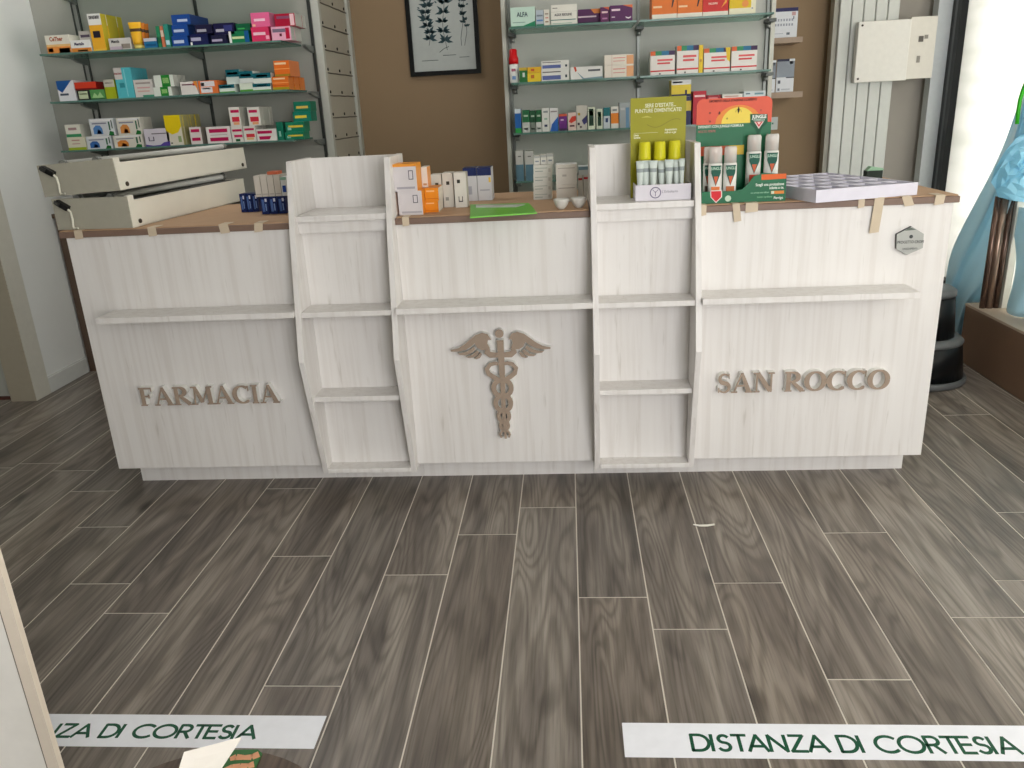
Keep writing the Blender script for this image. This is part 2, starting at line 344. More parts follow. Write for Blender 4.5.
# raised letters ----------------------------------------------------
def glyph(ch):
    """strokes of a bold roman capital, cap height 1: (list of (points, half widths), advance)"""
    K, T, SF = .085, .035, .028
    def serif(x, z, w=.15): return ([(x-w, z), (x+w, z)], SF)
    if ch == 'I': return [([(.2, 0), (.2, 1)], K), serif(.2, SF), serif(.2, 1-SF)], .42
    if ch == 'F': return [([(.2, 0), (.2, 1)], K), serif(.2, SF), ([(.05, 1-T), (.64, 1-T)], T), ([(.62, 1), (.635, .77)], [.03, .012]), ([(.2, .52), (.5, .52)], T), ([(.49, .62), (.49, .41)], [.03, .03])], .72
    if ch == 'A': return [([(.42, 1.0), (.12, .03)], [.03, .035]), ([(.42, 1.0), (.74, .03)], [.06, .095]), ([(.2, .35), (.64, .35)], T), serif(.12, SF, .13), serif(.74, SF, .16)], .88
    if ch == 'M': return [([(.16, .03), (.22, .98)], .035), ([(.22, .98), (.52, .12)], [.075, .085]), ([(.52, .12), (.86, .98)], [.03, .035]), ([(.86, .98), (.9, .03)], .09), serif(.16, SF, .13), serif(.9, SF, .17), serif(.16, 1-SF, .11), serif(.92, 1-SF, .12)], 1.08
    if ch == 'N': return [([(.18, 0), (.18, 1)], .036), ([(.2, .98), (.76, .05)], .09), ([(.78, 0), (.78, 1)], .036), serif(.18, SF, .13), serif(.14, 1-SF, .12), serif(.78, 1-SF, .13)], .94
    if ch in 'OC':
        a0, a1 = (0, 360) if ch == 'O' else (48, 318)
        n = 28; pts = arc(.46, .5, .36, .46, a0, a1, n); ws = []
        for i in range(n+1):
            a = math.radians(a0+(a1-a0)*i/n); ws.append(.035+.065*abs(math.cos(a))**1.3)
        if ch == 'C': ws[0] = .045; ws[-1] = .02
        out = [(pts, ws)]
        if ch == 'C': out.append(([(.745, .98), (.745, .68)], [.028, .014]))
        return out, (.93 if ch == 'O' else .84)
    if ch == 'R':
        return [([(.2, 0), (.2, 1)], K), serif(.2, SF), ([(.05, 1-T), (.36, 1-T)], T), (arc(.36, .74, .24, .225, 90, -90, 12), [.035+.055*math.sin(PI*i/12) for i in range(13)]), ([(.2, .515), (.36, .515)], T), ([(.34, .52), (.78, .035)], [.06, .09]), ([(.7, SF), (.9, SF)], SF)], .86
    if ch == 'S':
        p = arc(.34, .735, .2, .225, 35, 255, 12)+arc(.32, .27, .22, .235, 68, -145, 12)
        n = len(p); ws = [.03+.055*math.exp(-((i-12.5)/6.5)**2)+.0*i for i in range(n)]
        return [(p, ws), ([(.52, .98), (.53, .72)], [.024, .012]), ([(.1, .28), (.1, .02)], [.012, .024])], .64
    return [], .36
def sign(txt, xa, xb, z0, h, label):
    adv = [glyph(c)[1] for c in txt]; tot = sum(adv); sx = (xb-xa)/tot
    t = thing('raised_lettering', ((xa+xb)/2, 2.7295, z0), label, 'sign'); x = xa
    for c, a in zip(txt, adv):
        st = glyph(c)[0]
        if st:
            b = MB()
            for si, (pts, w) in enumerate(st):
                P = [(x+u*sx, z0+v*h) for u, v in pts]
                W = [q*(h+sx)/1.7 for q in w] if isinstance(w, list) else w*(h+sx)/1.7
                b.ribbon(P, W, BRFACE, 2.7010-.00025*si, 2.703); b.ribbon(P, W, WHT, 2.703, 2.7298)
            b.build('letter', t)
        x += a*sx
sign('FARMACIA', -1.612, -1.078, .369, .070, 'brown faced raised letters spelling FARMACIA on the left counter panel')
sign('SAN ROCCO', .505, 1.098, .366, .072, 'brown faced raised letters spelling SAN ROCCO on the right counter panel')

# winged staff emblem -------------------------------------------------
cx = -.256; Yt = 2.702
em = thing('winged_staff_emblem', (cx, 2.7295, .207), 'brown winged staff emblem with two entwined snakes on the middle counter panel', 'emblem')
def plate(b, fn):
    fn(b, BRFACE, Yt, Yt+.002); fn(b, WHT, Yt+.002, 2.7298)
OFF = [0]
def rib(b, pts, w):
    OFF[0] += .0004
    b.ribbon(pts, w, BRFACE, Yt-OFF[0], Yt+.002); b.ribbon(pts, w, WHT, Yt+.002, 2.7298)
b = MB(); rib(b, [(cx+.0045, .583), (cx+.006, .47), (cx+.004, .3), (cx+.006, .207)], [.0125, .010, .007, .004])
c0 = [(cx+.003+.0155*math.cos(a*PI/10), .607+.0155*math.sin(a*PI/10)) for a in range(20)]
b.prism(c0, BRFACE, 'y', Yt, Yt+.002); b.prism(c0, WHT, 'y', Yt+.002, 2.7298); b.build('staff', em)
for sg in (-1, 1):
    b = MB()
    def P(u, v): return (cx+.004+sg*u, v)
    def pl(pts):
        b.prism([P(*q) for q in pts], BRFACE, 'y', Yt, Yt+.002); b.prism([P(*q) for q in pts], WHT, 'y', Yt+.002, 2.7298)
    pl([(.030, .585), (.042, .606), (.062, .612), (.086, .604), (.104, .590), (.126, .572), (.15, .558), (.178, .5515), (.176, .546), (.150, .545), (.122, .552), (.1, .565), (.09, .575), (.082, .558), (.066, .548), (.050, .549), (.036, .554), (.045, .572), (.042, .586)][::1])
    pl([(.094, .561), (.116, .546), (.138, .540), (.154, .539), (.146, .533), (.126, .531), (.106, .537), (.088, .551)])
    pl([(.084, .547), (.1, .533), (.118, .527), (.126, .526), (.116, .521), (.1, .522), (.084, .529), (.076, .542)])
    pl([(.072, .540), (.084, .526), (.096, .518), (.088, .515), (.074, .52), (.066, .533)])
    rib(b, [P(.044, .553), P(.048, .540), P(.036, .530), P(.014, .529), P(0, .531)], [.008, .011, .011, .009, .008])
    b.build('wing', em)
for sg in (-1, 1):
    b = MB(); sgn = sg
    head = [(.010, .496), (.022, .4985), (.040, .494), (.052, .478), (.047, .460), (.030, .447), (.008, .434)]
    pts = [(cx+.004+sgn*u, z) for u, z in head]; ws = [.005, .0065, .0070, .0080, .0085, .0085, .0080]
    s0 = -sgn
    for (za, zb, rr) in ((.434, .375, .0315), (.375, .318, .0275), (.318, .276, .019), (.276, .244, .014)):
        for i in range(1, 13):
            a = i/12*PI; pts.append((cx+.004+s0*rr*math.sin(a)**.8, za+(zb-za)*(1-math.cos(a))/2)); ws.append(.0045+.0042*rr/.03)
        s0 = -s0
    for (u, z) in ((.012, .236), (.018, .224), (.013, .212)): pts.append((cx+.004+s0*u, z)); ws.append(.004)
    rib(b, pts, ws); b.build('snake', em)

# hexagonal badge
hx = [onY(*p, 2.715) for p in ((912, 226.5), (924, 234), (923, 248), (907, 255), (896.5, 249), (897, 234.5))]
t = thing('hexagonal_badge', (1.117, 2.7295, .832), 'small grey hexagonal badge stuck high on the right counter panel', 'badge')
b = MB(); hx = hx[::-1]; b.prism(hx, mt((168, 170, 166), .3, .3), 'y', 2.716, 2.7298, side=mt((70, 72, 70), .4)); b.build('plaque', t)
b = MB(); zc = .878; xc = 1.119
b.text('PROGETTO CROM', frontM(xc, 2.7155, zc-.004), .0135, mt((50, 52, 56)), sx=.75); b.text('ARREDAMENTI', frontM(xc, 2.7155, zc-.026), .009, mt((90, 92, 94)), sx=.8)
b.lathe([(.006, 0), (.006, .0006)], mt((60, 64, 66)), Matrix.Translation((xc, 2.7157, zc+.014)) @ Matrix.Rotation(PI/2, 4, 'X'), 12)
b.prism([(xc-.022, zc+.034), (xc+.014, zc+.036), (xc-.006, zc+.045)], mt((96, 104, 98)), 'y', 2.7153, 2.7162); b.build('print', t)

# ------------------------------------------------------------------ carton helper
CNT = {}
def carton(x0, x1, yt, yb, Y, depth, base, side=None, pats=(), label='', cat='medicine box', name='medicine_box', group=None, on=None, zb=None, top=None, rows=1, gap=.002, texts=(), rot=0, rlab=None):
    """box whose front face covers pixels x0..x1, yt..yb on the plane Y; stands at height zb"""
    ym = (yt+yb)/2; xa, _ = onY(x0, ym, Y); xb, _ = onY(x1, ym, Y)
    _, zt = onY((x0+x1)/2, yt, Y); z0 = zb if zb is not None else onY((x0+x1)/2, yb, Y)[1]
    w, h = xb-xa, max(zt-z0, .006)
    M = Matrix.Translation(((xa+xb)/2, Y, z0)) @ Matrix.Rotation(rot, 4, 'Z') @ Matrix.Translation((0, 0, 0))
    b = MB(); bm = mt(base, .4)
    b.box(-w/2, w/2, 0, depth, 0, h, bm, mats={'right': mt(side or base, .4), 'left': mt(side or base, .4), 'top': mt(top or base, .4)})
    for p in pats:
        if len(p) == 5:
            u0, v0, u1, v1, c = p
            b.box(-w/2+w*u0, -w/2+w*u1, -.0004, .0002, h*v0, h*v1, mt(c, .4))
        else:
            pts, c = p
            b.prism([(-w/2+w*u, h*v) for u, v in pts], mt(c, .4), 'y', -.0005, .0002)
    for (s_, u, v, sz, c) in texts:
        b.text(s_, frontM(-w/2+w*u, -.0006, h*v), h*sz, mt(c, .4), sx=.8, bold=h*sz*.03)
    o = b.build(name, origin=(0, 0, 0)); o.matrix_world = M
    tag(o, label, cat, group)
    first = o
    ords = ['second', 'third', 'fourth', 'fifth', 'sixth', 'seventh', 'eighth']
    for r in range(1, rows):
        c = first.copy(); COL.objects.link(c)
        c.matrix_world = Matrix.Translation((random.uniform(-.002, .002), r*(depth+gap), 0)) @ M
        c['label'] = (rlab or label)+', '+ords[r-1]+' from front'
    if rows > 1: first['label'] = (rlab or label)+', frontmost'
    return z0+h
# ---- left glass shelving
def shelf_unit(name, xl, xr, zs, yf, label, posts, depthback):
    t = thing(name, ((xl+xr)/2, YP, 0), label, 'wall shelving')
    bx('back_panel', xl, xr-.06, YP, YP+.02, .92 if xl < -1 else .0, 2.35, PANELG, t)
    return t
GL = .009
LZ = [2.02, 1.716, 1.487, 1.244]
t = thing('wall_shelving', (-2.0, YP, .93), 'left wall shelving of glass shelves on a grey panel, beside the white wall', 'wall shelving', 'glass wall shelving units')
bx('back_panel', XL+.001, -1.325, YP, YP+.02, .93, 2.35, PANELG, t)
bx('end_post', -1.325, -1.285, YP-.012, YP+.03, .93, 2.35, mt((196, 198, 190), .4), t, .003)
b = MB(); SIDE = mt((190, 186, 172), .5)
b.box(-1.32, -1.292, YP+.03, 5.14, .93, 2.35, SIDE); b.box(-1.30, -1.275, 5.14, 5.199, .93, 2.35, mt((196, 198, 190), .4)); b.build('side_panel', t)
# horizontal runners with screws on the end panel
for k in range(11):
    z = 1.0+.1165*k
    b = MB(); pts = [(-1.289, YP+.03+.58*j/12, z-.0015*abs(math.sin(PI*j/4))) for j in range(13)]
    b.tube(pts, .0035, mt((96, 92, 82), .5), 6)
    for yy in (YP+.06, YP+.30, YP+.54):
        b.lathe([(.008, 0), (.008, .004)], mt((30, 30, 30)), Matrix.Translation((-1.292, yy, z+.018)) @ Matrix.Rotation(PI/2, 4, 'Y'), 10)
    b.build('slat_joint', t)
YSF = 4.22
for z in LZ:
    b = MB(); b.box(-2.655, -1.40, YSF, YP-.012, z, z+GL, GLASS, mats={'front': GLEDGE, 'left': GLEDGE, 'right': GLEDGE}); b.build('glass_shelf', t)
for (xp, tw) in ((-2.60, 1), (-1.955, 0), (-1.345, 0)):
    b = MB()
    if tw: b.box(xp-.03, xp-.024, YP-.012, YP, .93, 2.35, DMETAL); b.box(xp, xp+.007, YP-.012, YP, .93, 2.35, DMETAL); b.box(xp-.024, xp, YP-.006, YP, .93, 2.35, METAL)
    else: b.box(xp, xp+.014, YP-.012, YP, .93, 2.35, DMETAL)
    b.build('upright_rail', t)
    for z in LZ:
        b = MB(); b.prism([(YP-.012, z-.034), (YP-.012, z-.001), (YP-.15, z-.001), (YP-.15, z-.010), (YP-.10, z-.022)], mt((120, 126, 122), .35, .4), 'x', xp-.008, xp+.01); b.build('bracket', t)
bz = onX(51, 214, XL)[1]
t = thing('base_cabinet', (-2.1, 4.44, 0), 'dark brown base cabinet against the white wall below the left shelving', 'cabinet')
bx('carcass', XL+.013, -1.33, 4.331, YP+.02, 0, .895, BROWNL, t); bx('top_board', XL+.001, -1.32, 4.326, YP, .895, .918, BROWNL, t)

C = carton
def shelf_cartons(zb, Y, items, grp, where):
    zs = {}
    for it in items:
        key, on, x0, x1, yt, yb, dep, base = it[:8]; kw = dict(it[8])
        z = zb if on is None else zs[on]+.0006
        lab = kw.pop('label')+', '+where
        dy = kw.pop('dy', 0)
        zs[key] = C(x0, x1, yt, yb, Y+dy, dep, base, zb=z, label=lab, group=grp, **kw)
ORG = (226, 116, 36); YEL = (232, 196, 40); NAVY = (24, 30, 78); BLU = (28, 74, 150); TEAL = (30, 122, 128); GRN = (34, 124, 84); PNK = (226, 108, 150); MAG = (196, 30, 90); CRM = (232, 228, 214)
TURQ = (86, 186, 196); LIM = (170, 186, 40); PUR = (86, 60, 140)
G1 = 'cartons on the upper left glass shelf'; W1 = 'upper left shelf'
shelf_cartons(LZ[1]+GL, 4.24, [
 ('a', None, 46, 70, 35, 52, .12, CRM, dict(label='cream and orange carton nearest the white wall', pats=[(0, 0, 1, .38, (236, 150, 74)), (.0, .38, 1, .5, (240, 196, 130)), (.5, 0, .95, .28, (226, 222, 214)), (.05, .08, .25, .3, (220, 92, 30))], texts=[('CeTher', .45, .78, .32, (176, 86, 50))])),
 ('b', None, 71, 91, 40, 51, .08, WHITE, dict(label='low white and orange carton left of the tall yellow one', pats=[(.0, 0, 1, .35, (224, 140, 60)), (.3, .05, .8, .2, (60, 44, 40))], texts=[('Mentalis', .42, .68, .34, (50, 40, 80))])),
 ('b2', 'b', 79, 92, 31, 39, .08, (186, 182, 176), dict(label='grey carton lying on the low white and orange one', dy=.02, pats=[(.1, .3, .8, .6, (84, 74, 92))])),
 ('c', None, 90, 103, 13.5, 49, .05, (238, 176, 50), dict(label='tall yellow and white carton', rows=4, side=(206, 186, 50), pats=[(0, .70, 1, 1, WHITE), (.1, .86, .9, .95, (44, 40, 44)), (.2, .36, .75, .54, (40, 36, 50)), (0, 0, 1, .06, (240, 190, 70))])),
 ('d', None, 109, 131, 38, 49, .10, (214, 210, 204), dict(label='low grey and white carton right of the tall yellow ones', pats=[(.55, .1, .95, .5, (150, 140, 130)), (0, 0, .6, .3, (196, 178, 190))], texts=[('Mentis', .3, .72, .36, (40, 40, 44))])),
 ('f', None, 144, 157, 38, 48, .07, (38, 112, 158), dict(label='low blue carton behind the yellow tube', pats=[(0, .68, 1, 1, (206, 206, 214)), (.1, .2, .9, .4, (20, 84, 130))])),
 ('g1', None, 157, 160.5, 26, 47.5, .15, (40, 130, 90), dict(label='slim green carton on edge', pats=[(0, .2, 1, .5, (30, 100, 66))])),
 ('g2', None, 161, 164, 26, 47, .15, (206, 120, 88), dict(label='slim orange-red carton on edge', pats=[(0, .5, 1, .8, (222, 200, 180))])),
 ('g3', None, 164.5, 169, 24, 47, .15, (50, 140, 124), dict(label='slim teal carton on edge', pats=[(.1, .1, .9, .3, (190, 220, 230))])),
 ('h1', None, 172, 188, 36, 46, .22, BLU, dict(label='blue carton at the bottom of the stack of three', side=(24, 62, 132), pats=[(.1, .3, .75, .6, (190, 204, 230))])),
 ('h2', 'h1', 172, 188, 25, 36, .22, BLU, dict(label='blue carton in the middle of the stack of three', side=(24, 62, 132), pats=[(.1, .35, .75, .6, (190, 204, 230))])),
 ('h3', 'h2', 171.5, 190, 14.5, 25, .22, BLU, dict(label='blue carton topmost of the stack of three', side=(24, 62, 132), pats=[(.3, .3, .85, .55, (190, 204, 230))])),
 ('i1', None, 190, 208, 34, 44, .14, NAVY, dict(label='lower navy carton beside the blue stack', pats=[(.05, .4, .6, .7, (180, 180, 206)), (0, .0, .1, .3, WHITE)])),
 ('i2', 'i1', 195, 212, 24.5, 34, .14, (30, 28, 60), dict(label='upper navy carton beside the blue stack', pats=[(.1, .2, .65, .5, (170, 168, 180))])),
 ('j1', None, 211, 227, 35, 43, .14, (26, 26, 58), dict(label='lower dark carton left of the green one', pats=[(.05, .3, .7, .55, (180, 170, 196))])),
 ('j2', 'j1', 213.5, 234, 23, 34.5, .16, (26, 24, 64), dict(label='upper dark purple carton left of the green one', pats=[(.1, .25, .5, .5, (180, 176, 190)), (.5, .3, .9, .8, (56, 60, 120))])),
 ('k1', None, 229, 249, 31, 42, .14, (24, 120, 76), dict(label='green carton with white end', pats=[(0, 0, .12, 1, WHITE), (.15, .35, .75, .55, (210, 226, 170)), (.78, 0, 1, 1, (20, 84, 140))])),
 ('k2', 'k1', 236, 250, 23.5, 31, .14, (20, 92, 60), dict(label='dark green carton lying on the green one', pats=[(.1, .2, .6, .4, (60, 170, 90))])),
 ('l1', None, 251.5, 269, 27, 41, .14, (218, 54, 100), dict(label='deep pink carton under the light pink one', pats=[(.1, .45, .8, .65, (244, 200, 214)), (.8, .15, 1, .4, (248, 176, 196))])),
 ('l2', 'l1', 251, 269.5, 12.5, 26.5, .14, (232, 104, 152), dict(label='light pink carton on the deep pink one', side=(222, 120, 160), pats=[(.15, .4, .75, .58, (250, 206, 222)), (.05, .05, .2, .2, (250, 190, 160))])),
 ('m1', None, 271.5, 291, 26.5, 40, .055, (236, 172, 196), dict(label='pale pink carton at the right end', rows=3, side=(206, 208, 202), pats=[(.06, .6, .75, .85, (120, 110, 130)), (.72, .1, .92, .9, (190, 20, 60)), (.4, .3, .52, .5, (90, 20, 40))])),
 ('m2', 'm1', 274.5, 295, 13.5, 25.5, .055, (176, 24, 56), dict(label='crimson carton upon the pale pink one', rows=3, side=(206, 208, 202), pats=[(.1, .6, .75, .82, (140, 80, 110)), (.75, .05, .95, .95, (240, 200, 206))])),
], G1, W1)
# tubes on the upper left shelf
def cap_tube(x0, x1, yt, yb, Y, zb, body, cap, label, wtop, group=None, name='cream_tube', capfrac=.16, band=None):
    ym = (yt+yb)/2; xa, _ = onY(x0, ym, Y); xb, _ = onY(x1, ym, Y); _, zt = onY((x0+x1)/2, yt, Y)
    h = zt-zb; r = (xb-xa)/2; cxx = (xa+xb)/2
    t = thing(name, (cxx, Y, zb), label, 'tube', group)
    b = MB(); b.lathe([(r*.62, 0), (r*.66, h*capfrac)], mt(cap, .35), Matrix.Translation((cxx, Y, zb)), 16); b.build('cap', t)
    b = MB(); n = 14; rows = []
    for k in range(8):
        f = k/7; z = zb+h*(capfrac+(1-capfrac)*f); rx = r*(.72+(.28+wtop)*f); ry = r*.72*(1-f)**.6+.0012
        rows.append(b.add([(cxx+rx*math.cos(2*PI*i/n), Y+ry*math.sin(2*PI*i/n), z) for i in range(n)]))
    bm = mt(body, .35); bd = mt(band, .35) if band else bm
    for k in range(7):
        for i in range(n):
            j = (i+1) % n; b.face([rows[k]+i, rows[k]+j, rows[k+1]+j, rows[k+1]+i], bd if k in (4,) else bm, True)
    b.face([rows[0]+i for i in range(n)][::-1], bm); b.face([rows[-1]+i for i in range(n)], bm); b.build('body', t)
    return t
for r in range(3):
    cap_tube(130.5+4*r, 142.5+3.6*r, 22+.9*r, 48, 4.25+.05*r, LZ[1]+GL, [(238, 180, 44), (224, 130, 40), (214, 120, 40)][r], (236, 214, 120), ['golden yellow tube standing at the front of the upper left glass shelf', 'orange tube standing just behind the golden yellow tube', 'rearmost orange tube behind the golden yellow tube'][r], .1, 'tubes on the upper left glass shelf', band=(80, 60, 40))

G2 = 'cartons on the middle left glass shelf'; W2 = 'middle left shelf'
shelf_cartons(LZ[2]+GL, 4.24, [
 ('a', None, 58, 75, 80.5, 103, .14, (226, 226, 230), dict(label='white carton with blue corner nearest the white wall', pats=[([(0, 1), (0, .6), (.25, .42), (.9, 1)], (28, 84, 150)), (.25, .62, .5, .9, (220, 230, 240)), (.32, .70, .44, .8, (220, 120, 80)), (.1, .28, .6, .38, (70, 80, 96))])),
 ('b', None, 77.5, 90, 90, 101.5, .12, (34, 40, 36), dict(label='dark carton with pale green label under the red one', pats=[(.12, .15, .85, .88, (196, 208, 172)), (.2, .55, .8, .68, (120, 160, 80))])),
 ('b2', 'b', 74.5, 96, 82, 89, .14, (206, 60, 36), dict(label='red-orange flat carton on the dark one', side=(150, 26, 26), pats=[(0, 0, 1, .2, (120, 24, 24))])),
 ('c', None, 90.5, 105, 89.5, 101.5, .12, (88, 148, 84), dict(label='leaf green carton beside the dark one', pats=[([(.1, .2), (.3, .7), (.5, .35), (.7, .75), (.9, .2), (.5, .15)], (160, 200, 140)), (0, 0, 1, .15, (40, 100, 50))])),
 ('d', None, 105, 115.5, 79.5, 101, .06, (164, 176, 30), dict(label='yellow-green carton with grey top', rows=2, pats=[(0, .62, 1, 1, (196, 192, 176)), (.1, .8, .9, .86, (120, 116, 104))])),
 ('e', None, 116, 133, 67.5, 100, .055, TURQ, dict(label='tall turquoise carton', rows=3, side=(84, 176, 190), pats=[(0, .62, .45, 1, (206, 200, 196)), (0, .78, .45, .84, (150, 80, 80)), (.2, .35, .5, .5, (50, 140, 150)), (.56, .05, .62, .95, (130, 206, 214))])),
 ('f', None, 134.5, 153, 79.5, 97.5, .10, (210, 206, 200), dict(label='white carton with pale pink print', pats=[(.1, .75, .9, .85, (160, 150, 146)), (.15, .5, .85, .58, (206, 160, 160)), (.15, .3, .8, .38, (206, 170, 160)), (.4, 0, 1, .12, (60, 140, 110))])),
 ('g1', None, 154, 172, 87, 99, .045, (222, 228, 218), dict(label='white carton with green emblem, lower layer', rows=3, side=(208, 208, 200), pats=[(.38, 0, .82, 1, (36, 130, 48)), (.45, .3, .75, .75, (150, 196, 120))])),
 ('g2', 'g1', 154, 173.5, 75, 86.5, .045, (222, 228, 218), dict(label='white carton with green emblem, upper layer', rows=3, side=(208, 208, 200), pats=[(.38, 0, .82, 1, (36, 130, 48)), (.45, .3, .75, .75, (150, 196, 120))])),
 ('h', None, 181, 198, 81.5, 97.5, .14, (228, 222, 216), dict(label='white carton with orange corner', pats=[([(.75, 1), (1, 1), (1, .2), (.9, .6)], (224, 140, 60)), (.1, .72, .7, .82, (120, 80, 90)), (.72, .68, .85, .85, (170, 30, 50))])),
 ('h2', None, 199, 218, 80.5, 96, .14, (226, 118, 60), dict(label='orange and white carton', pats=[(.12, .55, .85, .95, (226, 220, 222)), (.1, .08, .7, .5, (226, 220, 222)), (.14, .6, .3, .85, (150, 20, 40)), (.2, .35, .6, .45, (130, 80, 90))])),
 ('i1', None, 219.5, 235, 84.5, 95.5, .13, (214, 222, 214), dict(label='low white and teal carton below a teal one', pats=[(0, .55, 1, 1, (16, 96, 108)), (.1, .66, .8, .82, (170, 210, 214)), (0, 0, 1, .15, (80, 150, 60))])),
 ('i2', 'i1', 226, 240, 69.5, 83.5, .10, (200, 212, 206), dict(label='upper white and teal carton left of its row', pats=[(0, .5, 1, 1, (16, 96, 108)), (.1, .66, .85, .82, (170, 210, 214))], side=(150, 180, 178), dy=.02)),
 ('j1', None, 240, 253, 83, 95, .10, (214, 222, 206), dict(label='pale carton with green base below a teal one', pats=[(0, 0, 1, .25, (80, 150, 60))])),
 ('j2', 'j1', 239, 253, 71, 83, .10, (216, 222, 218), dict(label='teal topped carton in the middle of its row', pats=[(0, .4, 1, 1, (16, 96, 108)), (.1, .55, .85, .75, (170, 210, 214))])),
 ('k1', None, 253, 271, 83.5, 94, .13, (218, 226, 218), dict(label='lower white and teal carton beside the orange ones', pats=[(0, .55, 1, 1, (16, 96, 108)), (.2, .66, .8, .84, (170, 210, 214)), (0, 0, 1, .15, (80, 150, 60))])),
 ('k2', 'k1', 253, 271, 73, 83, .13, (218, 226, 218), dict(label='upper white and teal carton beside the orange ones', pats=[(0, .5, 1, 1, (16, 96, 108)), (.2, .62, .8, .84, (170, 210, 214))])),
 ('l1', None, 272.5, 289, 76.5, 93, .042, (226, 114, 40), dict(label='orange carton of the lower layer', rows=6, side=(232, 130, 50), pats=[(0, 0, 1, .2, (170, 150, 30)), (.1, .78, .8, .9, (246, 204, 160)), (0, .5, 1, .56, (244, 160, 90)), (0, .3, 1, .34, (190, 80, 20))])),
 ('l2', 'l1', 274, 289.5, 60.5, 76, .08, (230, 112, 36), dict(label='orange carton of the upper layer', rows=2, side=(238, 140, 80), pats=[(0, 0, 1, .14, (170, 130, 40)), (.06, .75, .8, .88, (250, 214, 170)), (0, .45, 1, .5, (246, 170, 100))])),
], G2, W2)
G3 = 'cartons on the lower left glass shelf'; W3 = 'lower left shelf'
def fruit(c1, c2): return dict(pats=[(.06, .84, .95, .96, (236, 236, 236)), (.1, .68, .7, .76, (140, 140, 156)), ([(.12, .1), (.12, .45), (.25, .62), (.42, .6), (.5, .4), (.5, .1)], c1), ([(.25, .1), (.3, .4), (.42, .3), (.44, .1)], c2), ([(.72, .0), (.95, 0), (.95, .2), (.8, .26)], (30, 110, 50)), (.78, .3, .84, .8, (60, 110, 80)), (.9, .4, .94, .9, (60, 90, 70))])
